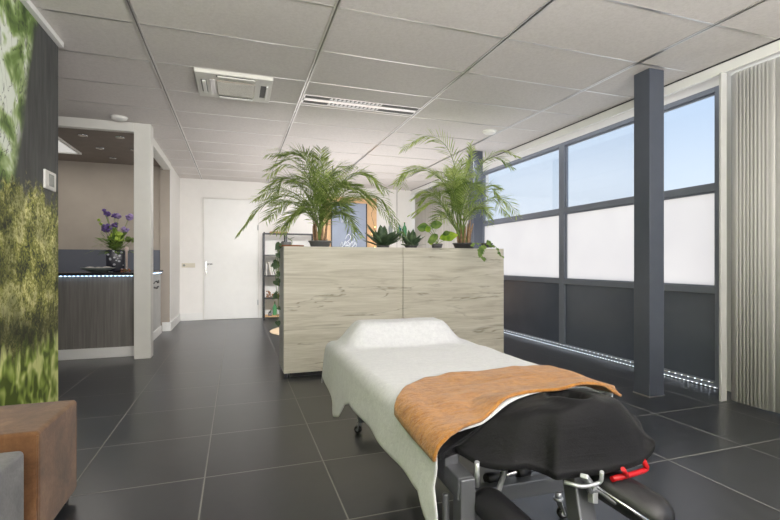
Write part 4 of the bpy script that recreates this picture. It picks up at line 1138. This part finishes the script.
# ---------------------------------------------------------------- camera, world, lights
cam = bpy.data.cameras.new('Camera'); co = bpy.data.objects.new('Camera', cam); COL.objects.link(co)
co.location = (0, 0, HC); co.rotation_euler = (PI/2, 0, -TH)
cam.sensor_width = 36; cam.lens = F/780*36; cam.shift_y = (YH-260)/780; cam.clip_start = .02
bpy.context.scene.camera = co
w = bpy.data.worlds.new('World'); bpy.context.scene.world = w; w.use_nodes = True
nt = w.node_tree; nt.nodes.clear()
tc = nt.nodes.new('ShaderNodeTexCoord'); sp = nt.nodes.new('ShaderNodeSeparateXYZ'); L(nt, tc.outputs['Generated'], sp.inputs[0])
col = ramp(nt, sp.outputs[2], [(0.0, (1.35, 1.36, 1.38, 1)), (.03, (1.0, 1.05, 1.12, 1)), (.16, (.84, .95, 1.08, 1)), (.34, (.58, .75, 1.0, 1)), (1.0, (.5, .68, 1.0, 1))])
bg = nt.nodes.new('ShaderNodeBackground'); L(nt, col, bg.inputs[0]); bg.inputs[1].default_value = .77
ow = nt.nodes.new('ShaderNodeOutputWorld'); L(nt, bg.outputs[0], ow.inputs[0])
def area(name, loc, rot, sx, sy, e, c=(1, 1, 1), portal=False):
    l = bpy.data.lights.new(name, 'AREA'); l.shape = 'RECTANGLE'; l.size = sx; l.size_y = sy; l.energy = e; l.color = c
    o = bpy.data.objects.new(name, l); COL.objects.link(o); o.location = loc; o.rotation_euler = rot
    if portal: l.cycles.is_portal = True
    return o
RY = (0, PI/2, 0)
for (a, b, z0, z1) in ((2.79, 6.68, 0.85, 2.58), (-2.4, 2.60, .1, 2.58), (6.95, 9.05, .1, 2.58)):
    area('window_portal', (4.12, (a+b)/2, (z0+z1)/2), RY, z1-z0, b-a, 0, portal=True)
area('ceiling_bounce_fill', (.7, -1.5, 1.45), (PI+math.radians(-18), 0, 0), 4.2, 1.8, 300, (1, .972, .957))  # added fill behind the camera, aimed up to brighten the ceiling
area('room_fill_light', (1.2, -2.2, 1.7), (math.radians(82), 0, 0), 3.6, 1.4, 24, (1, .975, .962))
area('window_recess_fill', (3.76, 4.2, 2.76), (0, math.radians(28), 0), .14, 6.5, 5, (.93, .96, 1))  # added fill hidden behind the pelmet; no lamp is fitted there
area('far_room_fill', (1.9, 6.9, 1.2), (PI, 0, 0), 3.4, 3.4, 46, (1, .965, .95))  # added upward fill behind the cabinet, without any fixture
fw = area('far_wall_fill', (1.3, 5.3, 2.60), (math.radians(52), 0, 0), 3.6, .3, 46, (1, .975, .965)); fw.data.spread = math.radians(84)  # added light turned on the far wall to brighten it
area('reception_fill', (-2.1, 6.9, 2.57), (0, 0, 0), 1.2, .9, 9, (1, .96, .9))  # added fill under the reception ceiling, separate from its own fittings
sc = bpy.context.scene
sc.view_settings.view_transform = 'Standard'; sc.view_settings.look = 'None'
sc.view_settings.exposure = 0.42
